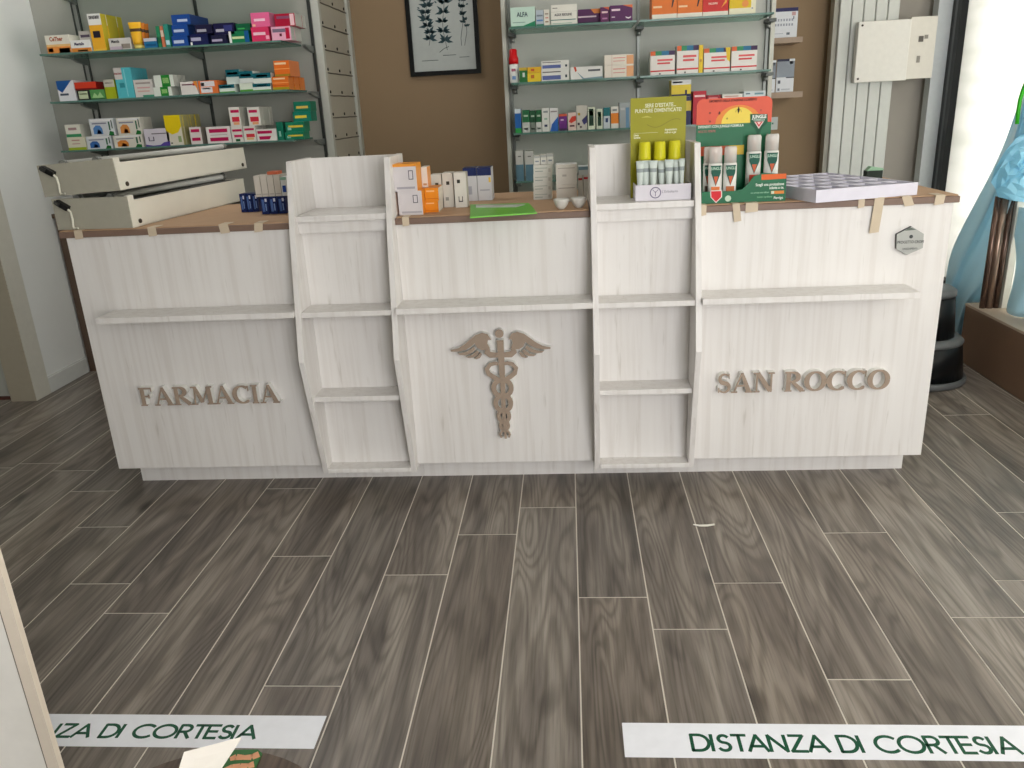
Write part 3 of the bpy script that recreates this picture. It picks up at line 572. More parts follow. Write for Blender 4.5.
shelf_cartons(LZ[3]+GL, 4.24, [
 ('a1', None, 68, 86, 137, 152.5, .14, (222, 218, 196), dict(label='lower cream carton with lime base nearest the white wall', pats=[(0, 0, 1, .2, (164, 184, 40)), (.25, .7, .7, .8, (190, 150, 140)), (.25, .45, .7, .52, (200, 160, 150))])),
 ('a2', 'a1', 65.5, 80.5, 124.5, 136.5, .12, (226, 224, 212), dict(label='upper white carton with green base nearest the white wall', side=(210, 208, 196), pats=[(0, 0, 1, .24, (60, 150, 100)), (.2, .55, .75, .75, (170, 140, 140))])),
 ('b1', None, 87, 112, 136, 151.5, .12, (214, 218, 222), dict(label='lower white carton with blue pictures', **fruit((60, 110, 180), (20, 50, 130)))),
 ('b2', 'b1', 90, 114, 118.5, 135.5, .12, (214, 218, 222), dict(label='upper white carton with blue pictures', **fruit((90, 140, 200), (20, 50, 130)))),
 ('c1', None, 114, 143, 135, 150.5, .12, (222, 218, 206), dict(label='lower white carton with orange fruit picture', **fruit((226, 140, 60), (210, 90, 30)))),
 ('c2', 'c1', 117, 141, 117.5, 134.5, .12, (222, 218, 206), dict(label='upper white carton with orange fruit picture', **fruit((226, 150, 80), (216, 110, 40)))),
 ('d', None, 145, 169.5, 128.5, 149.5, .09, (214, 208, 218), dict(label='white carton with purple wave', pats=[([(0, 0), (0, .12), (.3, .04), (.6, .06), (.75, .2), (1, .26), (1, 0)], (84, 66, 150)), (.15, .3, .38, .34, (80, 70, 96)), (.15, .3, .19, .55, (80, 70, 96)), (.34, .3, .38, .55, (80, 70, 96)), (.3, .68, .9, .74, (120, 110, 120))])),
 ('e', None, 166, 182, 115, 148, .028, (222, 216, 200), dict(label='white and yellow upright carton', rows=8, side=(200, 190, 130), pats=[([(0, 1), (0, .5), (.35, .36), (.75, .42), (1, .62), (1, 1)], (234, 206, 20)), (.42, .64, .58, .94, (120, 86, 30)), (.7, .1, .9, .3, (150, 170, 120)), (.2, .05, .3, .1, (50, 50, 60))])),
 ('f', None, 190.5, 202, 127, 147.5, .16, (228, 220, 216), dict(label='narrow white carton with two pink bands', side=(150, 140, 130), pats=[(.12, .7, .85, .88, (190, 20, 84)), (.12, .2, .85, .38, (190, 20, 84))])),
 ('g', None, 207, 231, 126.5, 146.5, .14, (232, 226, 222), dict(label='wide white carton with two broad pink bands', pats=[(.12, .64, .88, .86, (186, 18, 84)), (.12, .12, .88, .34, (186, 18, 84)), (.15, .48, .85, .52, (190, 180, 180))])),
 ('h1', None, 232, 243, 126, 145.5, .05, (228, 224, 216), dict(label='lower small white carton with pink bands and leaf', rows=3, pats=[(.1, .66, .95, .80, (196, 22, 84)), (.2, .3, .95, .46, (206, 50, 100)), (.3, .04, .7, .2, (30, 90, 50))])),
 ('h2', None, 244, 256, 126, 145, .05, (228, 224, 216), dict(label='lower small white carton with red fruit picture', rows=3, pats=[(.1, .72, .9, .86, (196, 22, 84)), (.2, .28, .9, .5, (214, 60, 70)), (.2, .12, .8, .26, (232, 190, 130))])),
 ('h3', None, 257, 277, 129, 144, .13, (230, 226, 220), dict(label='white carton with pink bands and slanted corner', pats=[(.05, .62, .78, .86, (190, 20, 84)), ([(.12, .12), (.62, .12), (.72, .4), (.1, .4)], (190, 20, 84))])),
 ('i1', 'h1', 229.5, 240, 107, 125, .045, (230, 226, 218), dict(label='upper small white carton with pink bands, left column', rows=4, side=(216, 214, 204), pats=[(.15, .70, .95, .85, (196, 22, 84)), (.2, .22, .9, .48, (210, 50, 70)), (.3, .06, .85, .2, (234, 170, 120))])),
 ('i2', 'h2', 248, 260, 107, 124.5, .045, (230, 226, 218), dict(label='upper small white carton with pink bands, right column', rows=4, side=(216, 214, 204), pats=[(.1, .70, .8, .85, (196, 22, 84)), (.15, .22, .85, .48, (210, 50, 70)), (.3, .06, .8, .2, (234, 170, 120))])),
 ('j0', None, 277, 283.5, 122, 143, .16, (20, 112, 88), dict(label='upright green carton left of the green stack', pats=[(.3, .2, .6, .5, (140, 200, 180))])),
 ('j1', None, 285.5, 304, 132, 142, .10, (24, 128, 96), dict(label='bottom green carton of the stack of four', side=(22, 138, 104), pats=[(.15, .4, .95, .62, (222, 200, 70)), (.1, .2, .3, .5, (150, 210, 190))])),
 ('j2', 'j1', 285.5, 304, 122, 131.5, .10, (24, 128, 96), dict(label='second green carton from the bottom of the stack of four', side=(22, 138, 104), pats=[(.15, .45, .95, .66, (222, 200, 70)), (.1, .2, .3, .5, (150, 210, 190))])),
 ('j3', 'j2', 293, 311, 111.5, 121, .10, (20, 124, 104), dict(label='second green carton from the top of the stack of four', pats=[(.1, .35, .75, .62, (222, 206, 70))])),
 ('j4', 'j3', 293.5, 310.5, 101.5, 111, .10, (24, 118, 92), dict(label='topmost green carton of the stack of four', pats=[(.15, .3, .85, .55, (214, 190, 90))])),
], G3, W3)

# ------------------------------------------------------------------ right glass shelving
RY = 4.22
RZ = [onY(560, 24.5, RY)[1], onY(565, 80, RY)[1], onY(560, 131, RY)[1]]
RZ = [z-GL for z in RZ]+[.985]
xl = onY(509, 100, YP-.02)[0]; xm = onY(637, 60, YP-.02)[0]; xr = onY(768, 60, YP-.02)[0]
t = thing('wall_shelving', ((xl+xr)/2, YP, 0), 'right wall shelving of glass shelves on a pale grey panel, beside the taupe wall', 'wall shelving', 'glass wall shelving units')
bx('back_panel', xl, xr, YP, YP+.02, 0, 2.35, wall_mat('pale_shelf_panel', (190, 192, 184), 2.5, .1, .45), t)
for xx in (xl-.02, xr): bx('end_post', xx, xx+.022, YP-.04, YP+.04, 0, 2.35, mt((206, 206, 196), .4), t, .002)
for xx in (xl+.012, xm, xr-.018): bx('upright_rail', xx, xx+.014, YP-.02, YP, 0, 2.35, mt((120, 124, 120), .35, .5), t)
for z in RZ:
    for (a, c) in ((xl+.02, xm-.012), (xm+.012, xr-.01)):
        b = MB(); b.box(a*.94, c*.955, RY, YP-.022, z, z+GL, GLASS, mats={'front': GLEDGE, 'left': GLEDGE, 'right': GLEDGE}); b.build('glass_shelf', t)
    for xx in (xl+.03, xm, xr-.02):
        b = MB(); b.box(xx-.012, xx+.024, YP-.14, YP-.02, z-.016, z-.0005, DMETAL); b.lathe([(.012, -.04), (.012, -.016)], METAL, Matrix.Translation((xx+.007, YP-.05, z)), 10); b.build('bracket', t)
G4 = 'cartons on the upper right glass shelf'; W4 = 'upper right shelf'
shelf_cartons(RZ[0]+GL, 4.24, [
 ('a', None, 510.5, 535, 7, 25, .10, (196, 222, 208), dict(label='mint carton with green wave', pats=[([(0, 0), (0, .06), (.5, .06), (1, .28), (1, 0)], (30, 130, 90)), (.08, .22, .6, .26, (130, 160, 150))], texts=[('ALFA', .48, .62, .32, (70, 90, 96))])),
 ('b', None, 536, 543.5, 10, 24.5, .08, (178, 190, 200), dict(label='small blue-grey carton right of the mint one', pats=[(.1, .6, .9, .7, (120, 130, 140)), (.1, .3, .9, .4, (90, 130, 180)), (0, 0, 1, .12, (40, 130, 100))])),
 ('c', None, 544, 549.5, 9.5, 24.5, .08, (222, 218, 206), dict(label='narrow cream carton', pats=[(.2, .7, .8, .76, (130, 110, 90)), (.2, .45, .8, .52, (200, 130, 120)), (.2, .2, .8, .28, (140, 110, 80))])),
 ('d', None, 551, 577, 4.5, 24, .10, (228, 226, 216), dict(label='large white carton with green line', pats=[(.0, .23, .95, .27, (30, 110, 104)), (.05, .06, .8, .09, (140, 180, 160)), (.06, .82, .25, .86, (130, 130, 120)), (0, .65, 1, .66, (180, 176, 166))], texts=[('AGOS REOLINE', .47, .50, .17, (70, 66, 70))])),
 ('e', None, 578, 601, 9, 22, .12, (82, 26, 82), dict(label='purple carton with orange corner behind the others', dy=.05, pats=[([(.55, 1), (.7, .7), (1, .7), (1, 1)], (222, 130, 60)), (.0, .45, .8, .55, (220, 200, 210)), (0, 0, 1, .15, (50, 20, 60))])),
 ('f', None, 600.5, 609, 7, 20.5, .10, (88, 22, 78), dict(label='narrow purple carton between two purple ones', pats=[(.15, .6, .85, .72, (230, 200, 200)), (.2, .2, .8, .3, (180, 120, 160)), ([(.3, 1), (1, .8), (1, 1)], (214, 100, 60))])),
 ('g', None, 610, 632.5, 5, 20, .10, (84, 20, 84), dict(label='purple carton with white smile beside the upright rail', pats=[(.07, .66, .45, .78, (234, 210, 220)), (.07, .25, .22, .32, (220, 200, 214)), ([(.68, .28), (.72, .2), (.82, .14), (.92, .2), (.94, .3), (.9, .26), (.82, .22), (.74, .26)], (236, 226, 236)), ([(.55, 1), (1, .8), (1, 1)], (222, 112, 60))])),
 ('h', None, 652, 677, -9, 17.5, .12, (228, 118, 34), dict(label='orange carton with black swoosh, left of two', pats=[(0, 0, 1, .17, (232, 228, 214)), ([(.78, .4), (.82, .4), (.98, 1), (.86, 1)], (36, 26, 24)), (.05, .4, .4, .47, (246, 206, 160))])),
 ('h2', None, 677.5, 702.5, -9, 16.5, .12, (228, 118, 34), dict(label='orange carton with black swoosh, right of two', pats=[(0, 0, 1, .17, (232, 228, 214)), ([(.78, .4), (.82, .4), (.98, 1), (.86, 1)], (36, 26, 24)), (.05, .4, .4, .47, (246, 206, 160))])),
 ('i', None, 703, 728.5, -10, 15, .12, (206, 40, 32), dict(label='red carton with orange flame', pats=[(0, 0, 1, .17, (232, 228, 214)), ([(.72, .3), (.86, .55), (.94, 1), (.99, 1), (.92, .5)], (244, 170, 60))], texts=[('PALUDIFIX', .4, .48, .10, (250, 230, 210))])),
 ('j', None, 729.5, 756, -11, 14, .12, (232, 228, 200), dict(label='yellow and white carton with orange disc', pats=[(0, .25, .82, 1, (224, 190, 20)), ([(.6+.13*math.cos(q*PI/6), .42+.14*math.sin(q*PI/6)) for q in range(12)], (232, 150, 70)), (.84, .2, .9, .25, (130, 140, 170))])),
], G4, W4)
G5 = 'cartons on the middle right glass shelf'; W5 = 'middle right shelf'
def stripes(): return dict(top=(40, 90, 130), pats=[(0, .82, .2, 1, (214, 96, 40)), (.2, .82, .45, 1, (44, 140, 90)), (.45, .82, .75, 1, (24, 110, 150)), (.75, .82, 1, 1, (50, 20, 70)), (0, .14, 1, .2, (206, 40, 40)), (.28, .58, .9, .66, (220, 90, 90)), (.28, .45, .8, .52, (206, 60, 60)), (.35, .02, .42, .08, (60, 50, 50))])
shelf_cartons(RZ[1]+GL, 4.24, [
 ('g0', None, 519.5, 527, 67.5, 80, .08, (30, 110, 50), dict(label='small dark green carton beside the spray can', pats=[(.4, .35, .7, .65, (210, 220, 210)), (0, .8, 1, 1, (200, 170, 60))])),
 ('y1', None, 527.5, 541, 73, 79.5, .09, (232, 200, 40), dict(label='lower small yellow carton', pats=[(.25, .4, .5, .8, (190, 110, 30))])),
 ('y2', 'y1', 527.5, 541, 67, 73, .09, (222, 174, 30), dict(label='upper small amber carton', pats=[(.25, .3, .5, .7, (190, 80, 30))])),
 ('w1', None, 541.5, 569, 69.5, 78.5, .10, (222, 222, 216), dict(label='lower white carton with blue bar', pats=[(.03, .1, .7, .48, (90, 104, 160)), (.04, .75, .7, .84, (90, 84, 84)), (.86, .25, .93, .5, (40, 60, 70))])),
 ('w2', 'w1', 541.5, 569, 60.5, 69.5, .10, (222, 222, 216), dict(label='upper white carton with blue bar', pats=[(.03, .15, .7, .52, (90, 104, 160)), (.04, .78, .7, .86, (90, 84, 84)), (.86, .25, .93, .5, (40, 60, 70))])),
 ('v', None, 570.5, 602.5, 66.5, 77.5, .10, (226, 226, 222), dict(label='long white carton with red corner mark', pats=[([(.1, 1), (.17, 1), (.2, .7), (.15, .6)], (206, 80, 50)), ([(.2, .6), (.42, .08), (1, .16), (1, 0), (.38, 0)], (120, 150, 160)), (.55, .6, .93, .76, (80, 84, 90))])),
 ('p1', None, 604.5, 633.5, 65, 75.5, .10, (230, 222, 208), dict(label='lower white carton with peach figure', pats=[(.76, .05, 1, .9, (232, 170, 120)), (.3, .65, .72, .72, (220, 130, 120)), (.3, .35, .7, .42, (216, 150, 140)), (.25, 0, .26, 1, (206, 150, 140))])),
 ('p2', 'p1', 604.5, 633.5, 54.5, 65, .10, (230, 222, 208), dict(label='upper white carton with peach figure', pats=[(.76, .05, 1, .9, (232, 170, 120)), (.3, .65, .72, .72, (220, 130, 120)), (.3, .35, .7, .42, (216, 150, 140)), (.25, 0, .26, 1, (206, 150, 140))])),
 ('r1', None, 650.5, 675, 51, 72.5, .10, (232, 228, 222), dict(label='first rainbow topped white carton beside the upright rail', **stripes())),
 ('r2', None, 677, 698.5, 45.5, 71, .10, (232, 228, 222), dict(label='second rainbow topped white carton, next to a yellow strip', **stripes())),
 ('r2b', None, 699, 703, 45, 70.5, .10, (236, 200, 30), dict(label='narrow yellow carton between rainbow topped ones', pats=[(.2, .4, .8, .5, (200, 150, 30))])),
 ('r3', None, 704, 730, 48, 70, .10, (232, 228, 222), dict(label='third rainbow topped white carton with yellow corner', top=(40, 90, 130), pats=stripes()['pats']+[([(.82, 1), (1, 1), (1, .4), (.88, .5)], (232, 196, 30))])),
 ('r4', None, 731.5, 757, 46, 69, .10, (232, 228, 222), dict(label='rightmost rainbow topped white carton', **stripes())),
], G5, W5)
# red capped spray can
zz = RZ[1]+GL; xa = onY(509.5, 70, 4.28)[0]; xb = onY(518.5, 70, 4.28)[0]; zt = onY(514, 49, 4.28)[1]; hh = zt-zz; rr = (xb-xa)/2; Mx = Matrix.Translation(((xa+xb)/2, 4.28, zz))
t = thing('spray_can', ((xa+xb)/2, 4.28, zz), 'white spray can with red cap on the right shelving, left end of middle shelf', 'spray can')
b = MB(); b.lathe([(rr*.9, 0), (rr, .004), (rr, hh*.52), (rr*.9, hh*.56)], mt(WHITE, .3), Mx, 20); b.box((xa+xb)/2-rr*.5, (xa+xb)/2+rr*.4, 4.28-rr-.0005, 4.28-rr*.85, zz+hh*.34, zz+hh*.42, mt((170, 100, 120))); b.box((xa+xb)/2-rr*.4, (xa+xb)/2+rr*.4, 4.28-rr-.0005, 4.28-rr*.85, zz+hh*.1, zz+hh*.2, mt((110, 150, 200))); b.build('can', t)
b = MB(); b.lathe([(rr*1.08, hh*.56), (rr*1.08, hh*.72), (rr*.85, hh*.8), (rr*.8, hh*.97), (rr*.6, hh)], mt((204, 20, 28), .3), Mx, 20); b.build('cap', t)
G6 = 'cartons on the lower right glass shelf'; W6 = 'lower right shelf'
def bottle_carton(c, c2): return dict(pats=[(0, 0, 1, .45, c2), (.2, .12, .8, .2, c), (.2, .7, .8, .78, (180, 200, 180))])
shelf_cartons(RZ[2]+GL, 4.24, [
 ('a', None, 515, 521, 109, 132, .08, (24, 96, 170), dict(label='slim blue carton at the left end', pats=[(0, .82, 1, 1, (210, 220, 226)), (0, 0, 1, .2, (40, 150, 70))])),
 ('b', None, 522.5, 529.5, 110, 131, .08, (24, 104, 60), dict(label='green and white carton next to the slim blue one', **bottle_carton((60, 110, 80), (196, 202, 196)))),
 ('c', None, 530, 535.5, 110.5, 130.5, .08, (16, 74, 42), dict(label='dark green carton, second in the green run', **bottle_carton((60, 80, 60), (120, 130, 120)))),
 ('d', None, 536, 541.5, 110, 130.5, .08, (20, 92, 50), dict(label='green carton, third in the green run', **bottle_carton((90, 130, 110), (206, 210, 204)))),
 ('e', None, 542, 549.5, 108, 130, .08, (220, 222, 216), dict(label='slim white carton with grey print', pats=[(.2, .8, .8, .88, (130, 140, 140)), (.3, .2, .7, .3, (50, 60, 90)), (.3, .5, .7, .58, (150, 180, 160))])),
 ('f', None, 550, 558, 108, 130, .08, (222, 222, 220), dict(label='white carton with blue slash', pats=[([(0, 0), (1, 0), (1, .62), (.2, .3)], (30, 96, 180)), (.1, .82, .9, .88, (150, 140, 140))])),
 ('g', None, 559, 567, 114, 129.5, .10, (104, 34, 124), dict(label='purple carton with orange edge', pats=[(0, .86, 1, 1, (210, 90, 60)), (.2, .6, .6, .7, (220, 190, 220)), (0, 0, 1, .14, (50, 20, 70))])),
 ('h', None, 568, 576, 112.5, 129, .10, (224, 200, 190), dict(label='white carton with red smear', pats=[([(.1, .5), (.5, .78), (1, .8), (1, .55), (.4, .4)], (206, 60, 40)), (.2, .2, .8, .3, (80, 40, 50))])),
 ('i', None, 576.5, 587, 105.5, 129, .10, (200, 196, 186), dict(label='grey-white carton with dark flowers', pats=[([(.5, .4), (1, .6), (1, .3), (.7, .2)], (50, 50, 100)), (.1, .2, .3, .3, (60, 30, 50)), (.3, .08, .5, .16, (60, 30, 50)), (.15, .6, .35, .7, (180, 150, 40))])),
 ('j', None, 588, 595, 107, 128.5, .08, (214, 222, 200), dict(label='tall white carton with green window', pats=[(.15, .16, .8, .92, (20, 60, 40)), (.15, .62, .8, .84, (130, 190, 110))])),
 ('k', None, 596.5, 602.5, 109, 128, .08, (214, 222, 200), dict(label='short white carton with green window', pats=[(.2, .16, .8, .86, (20, 60, 40)), (.2, .6, .8, .78, (130, 190, 120))])),
 ('l', None, 603.5, 610, 107.5, 127.5, .08, (204, 214, 220), dict(label='white carton with teal top', pats=[(0, .6, 1, 1, (16, 110, 116)), (.3, .3, .7, .5, (50, 70, 110))])),
 ('m', None, 611, 618.5, 106.5, 127.5, .08, (224, 222, 214), dict(label='white carton with orange block', pats=[(0, .22, 1, .7, (232, 136, 40)), (.2, .8, .8, .88, (120, 130, 130))])),
 ('n', None, 619.5, 630, 102.5, 127, .10, (160, 168, 170), dict(label='grey carton left of the olive display', pats=[(.6, 0, .9, .8, (100, 140, 170)), (.1, .7, .5, .8, (190, 194, 194))])),
 ('o', None, 668, 691, 97, 124, .10, (24, 30, 80), dict(label='lower navy and yellow carton behind the olive display', pats=[(0, .5, 1, .85, (206, 180, 60))])),
 ('p', 'o', 671.5, 691, 80, 95, .10, (226, 200, 50), dict(label='upper yellow and navy carton behind the olive display', pats=[(0, .72, 1, 1, (222, 224, 224)), (0, 0, 1, .16, (20, 24, 60)), (.05, .82, .55, .92, (60, 60, 110)), (.7, .16, .8, .4, (20, 24, 60))])),
 ('q', None, 693, 706, 91, 123, .10, (186, 18, 40), dict(label='red carton just left of the orange and green display board', pats=[(.1, .82, .9, .88, (240, 200, 200))])),
 ('r', None, 707, 720, 95, 122, .10, (160, 20, 34), dict(label='dark red carton peeking above the orange and green display board', pats=[(.1, .86, .8, .92, (210, 120, 120))])),
 ('s', None, 722, 742, 94, 121, .10, (222, 222, 214), dict(label='first white carton peeking above the orange and green display board', pats=[(.1, .9, .8, .94, (190, 150, 140))])),
 ('u', None, 743, 765, 91, 120, .10, (206, 216, 218), dict(label='second white carton peeking above the orange and green display board', pats=[(.1, .9, .3, .94, (70, 100, 120)), (.5, .88, .9, .94, (110, 150, 160))])),
], G6, W6)
shelf_cartons(.985+GL, 4.24, [
 ('a', None, 516.5, 524, 151, 200, .1, (206, 206, 200), dict(label='left of two tall white cartons with blue base', pats=[(0, 0, 1, .55, (96, 132, 150)), (.3, .8, .7, .84, (120, 120, 116))])),
 ('b', None, 526, 534, 151, 200, .1, (210, 210, 204), dict(label='right of two tall white cartons with blue base', pats=[(0, 0, 1, .55, (96, 132, 150)), (.3, .8, .7, .84, (120, 120, 116))])),
], 'cartons on the lowest right shelf', 'lowest right shelf')

# ------------------------------------------------------------------ taupe wall: picture, cards on small shelves, radiator, switch box
YW = YB-.002
p = [onY(x, y, YW-.02) for x, y in ((411, 77), (481, 72), (404, 0))]
px0, pz0 = p[0]; px1 = p[1][0]; pz1 = pz0+.66
t = thing('framed_picture', ((px0+px1)/2, YW, pz0), 'black framed botanical print hanging on the taupe wall between the shelvings', 'picture')
fw = .026
for (a, b_, c, d) in ((px0, px1, pz0, pz0+fw), (px0, px1, pz1-fw, pz1), (px0, px0+fw, pz0+fw, pz1-fw), (px1-fw, px1, pz0+fw, pz1-fw)):
    bx('frame', a, b_, YW-.03, YW-.001, c, d, mt((14, 16, 16), .35), t)
b = MB(); b.box(px0+fw, px1-fw, YW-.015, YW-.008, pz0+fw, pz1-fw, mt((196, 202, 198), .3)); b.build('print_sheet', t)
b = MB(); LF = mt((66, 92, 98), .6); ST = mt((96, 108, 104), .6); WW = px1-px0
def leaf(x, z, a, l, w):
    ca, sa = math.cos(a), math.sin(a); q = [(0, 0), (l*.4, w), (l, 0), (l*.4, -w)]
    b.prism([(x+u*ca-v*sa, z+u*sa+v*ca) for u, v in q], LF, 'y', YW-.0165, YW-.0150)
pxm = px0+WW*.5
def wob(x, z0, z1, k):
    pts = [(x+.01*math.sin(i*1.1+k), z0+(z1-z0)*i/8) for i in range(9)]; b.ribbon(pts, .0014, ST, YW-.0162, YW-.015); return pts
for (x, z0, z1, k, big) in ((pxm-.09, pz0+.17, pz0+.46, 0, 1), (pxm+.01, pz0+.14, pz0+.56, 2, 1), (pxm+.115, pz0+.16, pz0+.5, 4, 0), (pxm+.135, pz0+.16, pz0+.44, 5, 0)):
    pts = wob(x, z0, z1, k)
    for i, q in enumerate(pts[(1 if big else 3):]):
        for s_ in (-1, 1):
            for j in range(3 if big else 2):
                leaf(q[0], q[1], PI/2+s_*(.7+.45*j+random.uniform(-.2, .2)), (.052 if big else .026)*random.uniform(.6, 1.1), (.009 if big else .007))
for j in range(60):
    leaf(pxm+random.uniform(-.15, .17), pz0+.38+random.uniform(0, .2), random.uniform(0, 6.28), .018, .005)
b.ribbon([(pxm-.03, pz0+.13), (pxm+.0, pz0+.15), (pxm+.03, pz0+.16)], .0016, ST, YW-.0162, YW-.015)
for (xx, ww, dz) in ((pxm-.09, .05, .085), (pxm+.03, .04, .11), (pxm+.12, .03, .095)): b.box(xx-ww, xx+ww, YW-.0162, YW-.015, pz0+dz, pz0+dz+.0035, ST)
b.build('botanical_drawing', t)

YS_ = 4.98
def wall_card(x0, x1, yt, yb, label, pats, sh=None, name='notice_card'):
    t0 = C(x0, x1, yt, yb, YS_+.03, .004, (222, 226, 232), label=label, cat='card', name=name, pats=pats, zb=sh)
for i, (xa, xb, yt, yb) in enumerate(((768, 803, 36.5, 42), (765, 803, 91, 97))):
    a, z1 = onY(xa, yt, YS_); c, _ = onY(xb, yt, YS_); z0 = onY(xb, yb, YS_)[1]; z1 = onY(xb, yt, YS_)[1]
    o = bx('wall_shelf', a-.03, c, YS_, YB-.0005, z0, z1, mt((170, 150, 132), .5), None, .001); tag(o, ['upper', 'lower'][i]+' small taupe shelf on the wall right of the shelving, holding '+['a calendar card', 'two notice cards'][i], 'shelf', 'small taupe wall shelves')
    if i == 0:
        wall_card(770, 797.5, 8, 36, 'white calendar card with dark blue top edge standing on the upper small taupe shelf', [(0, .88, 1, 1, (28, 26, 86)), (.78, .74, .92, .86, (200, 160, 160)), (.62, .1, .74, .18, (90, 100, 110))]+[(.08+.1*k, .40+.16*j, .14+.1*k, .48+.16*j, (150, 156, 170)) for k in range(8) for j in range(2)]+[(.84, .62, .87, .72, (30, 30, 60)), (.06, .14, .5, .16, (170, 180, 190))], z1)
    else:
        gpat = [(0, .45, 1, .93, (140, 148, 158)), (0, .93, .7, 1, (30, 32, 60)), (.55, .42, 1, .45, (40, 42, 60)), (.72, .84, .9, .93, (70, 74, 90)), (.1, .26, .24, .36, (70, 76, 90)), (.1, .04, .22, .12, (120, 126, 140)), (.3, .06, .8, .1, (180, 186, 196))]
        wall_card(764, 775.5, 60.5, 93, 'left of two grey and white notice cards on the lower small taupe shelf', gpat, z1)
        wall_card(776.5, 794, 59, 91, 'right of two grey and white notice cards on the lower small taupe shelf', gpat, z1)
# small sign behind the display
a, z1 = onY(774, 117.5, 5.1); c, z0 = onY(781, 130, 5.1)
b = MB(); b.box(a, c, YB-.012, YB-.0005, z0, z1, mt((206, 214, 212), .4)); b.box(a+.01, a+.02, YB-.0125, YB-.011, (z0+z1)/2-.005, (z0+z1)/2+.005, mt((40, 110, 90)))
tag(b.build('wall_socket'), 'small white wall plate on the taupe wall behind the orange and green display', 'wall plate')

# radiator
YR = 5.02
rx0 = onY(829, 150, YR)[0]; rx1 = onY(886, 150, YR)[0]
t = thing('radiator', ((rx0+rx1)/2, YR, .1), 'tall white column radiator on the back wall beside the window frame', 'radiator')
nf = 5; w = (rx1-rx0)/nf; RW = mt((214, 217, 212), .35)
for i in range(nf):
    b = MB(); xa, xb = rx0+i*w, rx0+(i+1)*w
    b.prism([(xa+.002, YR+.004), (xa+.005, YR), (xb-.005, YR), (xb-.002, YR+.004), (xb-.002, YR+.07), (xa+.002, YR+.07)], RW, 'z', .12, 2.0); b.build('fin', t)
bx('rear_frame', rx0+.004, rx1-.004, YR+.0705, YR+.12, .14, 1.98, mt((60, 60, 56), .5), t)
bx('side_plate', rx0-.025, rx0, YR+.02, YR+.09, .12, 2.0, mt((170, 168, 156), .4), t)
for zz in (.4, 1.8): bx('wall_bracket', rx0+.1, rx0+.16, YR+.12, YB-.0005, zz, zz+.04, DMETAL, t)
# switch box
YE = 4.965
a, z0 = onY(853, 84, YE); c, z1 = onY(912, 14, YE); z0 = onY(853, 83, YE)[1]; z1 = onY(858, 22, YE)[1]; c2 = onY(932, 74, YE)[0]
t = thing('switch_box', ((a+c2)/2, YE+.02, z0), 'cream plastic switch box mounted across the radiator near the window frame', 'switch box')
bx('cover', a, c, YE-.012, YE+.035, z0, z1, mt((234, 232, 225), .4), t, .004)
bx('side_plate', c+.001, c2, YE+.0, YE+.035, z0+.006, z1+.01, mt((226, 222, 212), .4), t, .003)
for q in (z0+.02, z1-.02):
    b = MB(); b.lathe([(.006, 0), (.006, .003)], mt((60, 50, 44)), Matrix.Translation((a+.02, YE-.0125, q)) @ Matrix.Rotation(PI/2, 4, 'X'), 10); b.build('screw', t)
b = MB(); b.box(c+.05, c+.075, YE-.003, YE, z1-.12, z1-.09, mt((100, 96, 90))); b.box(c+.08, c+.1, YE-.002, YE, z1-.105, z1-.085, mt((150, 146, 138))); b.build('switch', t)
b = MB(); b.box(c+.05, c+.068, YE-.003, YE, z0+.09, z0+.125, mt((150, 146, 138))); b.build('indicator', t)
bx('mounting_arm', c2-.12, c2-.02, YE+.0355, YB-.0005, z0+.05, z1-.05, mt((170, 166, 154), .5), t)

# ------------------------------------------------------------------ right side: window bench, post, blue drape, bin
XBn = 2.012
yE, zE = onX(966, 303, XBn)
t = thing('window_bench', ((XBn+XR)/2, 3, 0), 'brown low window bench with cream top along the right window', 'bench')
bx('carcass', XBn, XR-.001, .2, yE, 0, zE-.012, wall_mat('brown_bench_laminate', (126, 98, 78), 16, .12, .4), t)
bx('top_board', XBn-.002, XR-.001, .2, yE+.002, zE-.012, zE, mt((196, 178, 158), .4), t)
b = MB(); b.box(XBn+.06, XBn+.28, 3.30, 3.52, zE+.0002, zE+.0006, mt((214, 204, 190), .5)); b.box(XBn+.10, XBn+.108, 3.0, 3.62, zE+.0002, zE+.0012, mt((30, 26, 24))); b.build('cable_slot', t)
xp = 2.085; y0, zt = onX(1009, 204, xp); yq, zq = onX(991, 303, xp); ypst = (y0+yq)/2
t = thing('window_post', (xp, ypst, zE), 'brushed bronze double tube post standing on the window bench', 'post')
zt = onY(1009, 196, ypst)[1]
xpp = onY(997, 250, ypst)[0]
for k, (dx, r_, c) in enumerate(((-.030, .014, (120, 96, 84)), (.0, .018, (158, 134, 118)), (.033, .015, (104, 84, 74)))):
    b = MB(); b.lathe([(r_, zE), (r_, zt)], mt(c, .25, .7), Matrix.Translation((xpp+dx, ypst, 0)), 20); b.build('tube', t)
bx('white_profile', xpp+.052, xpp+.085, ypst-.02, ypst+.02, zE, zt, mt((228, 226, 216), .4), t, .002)
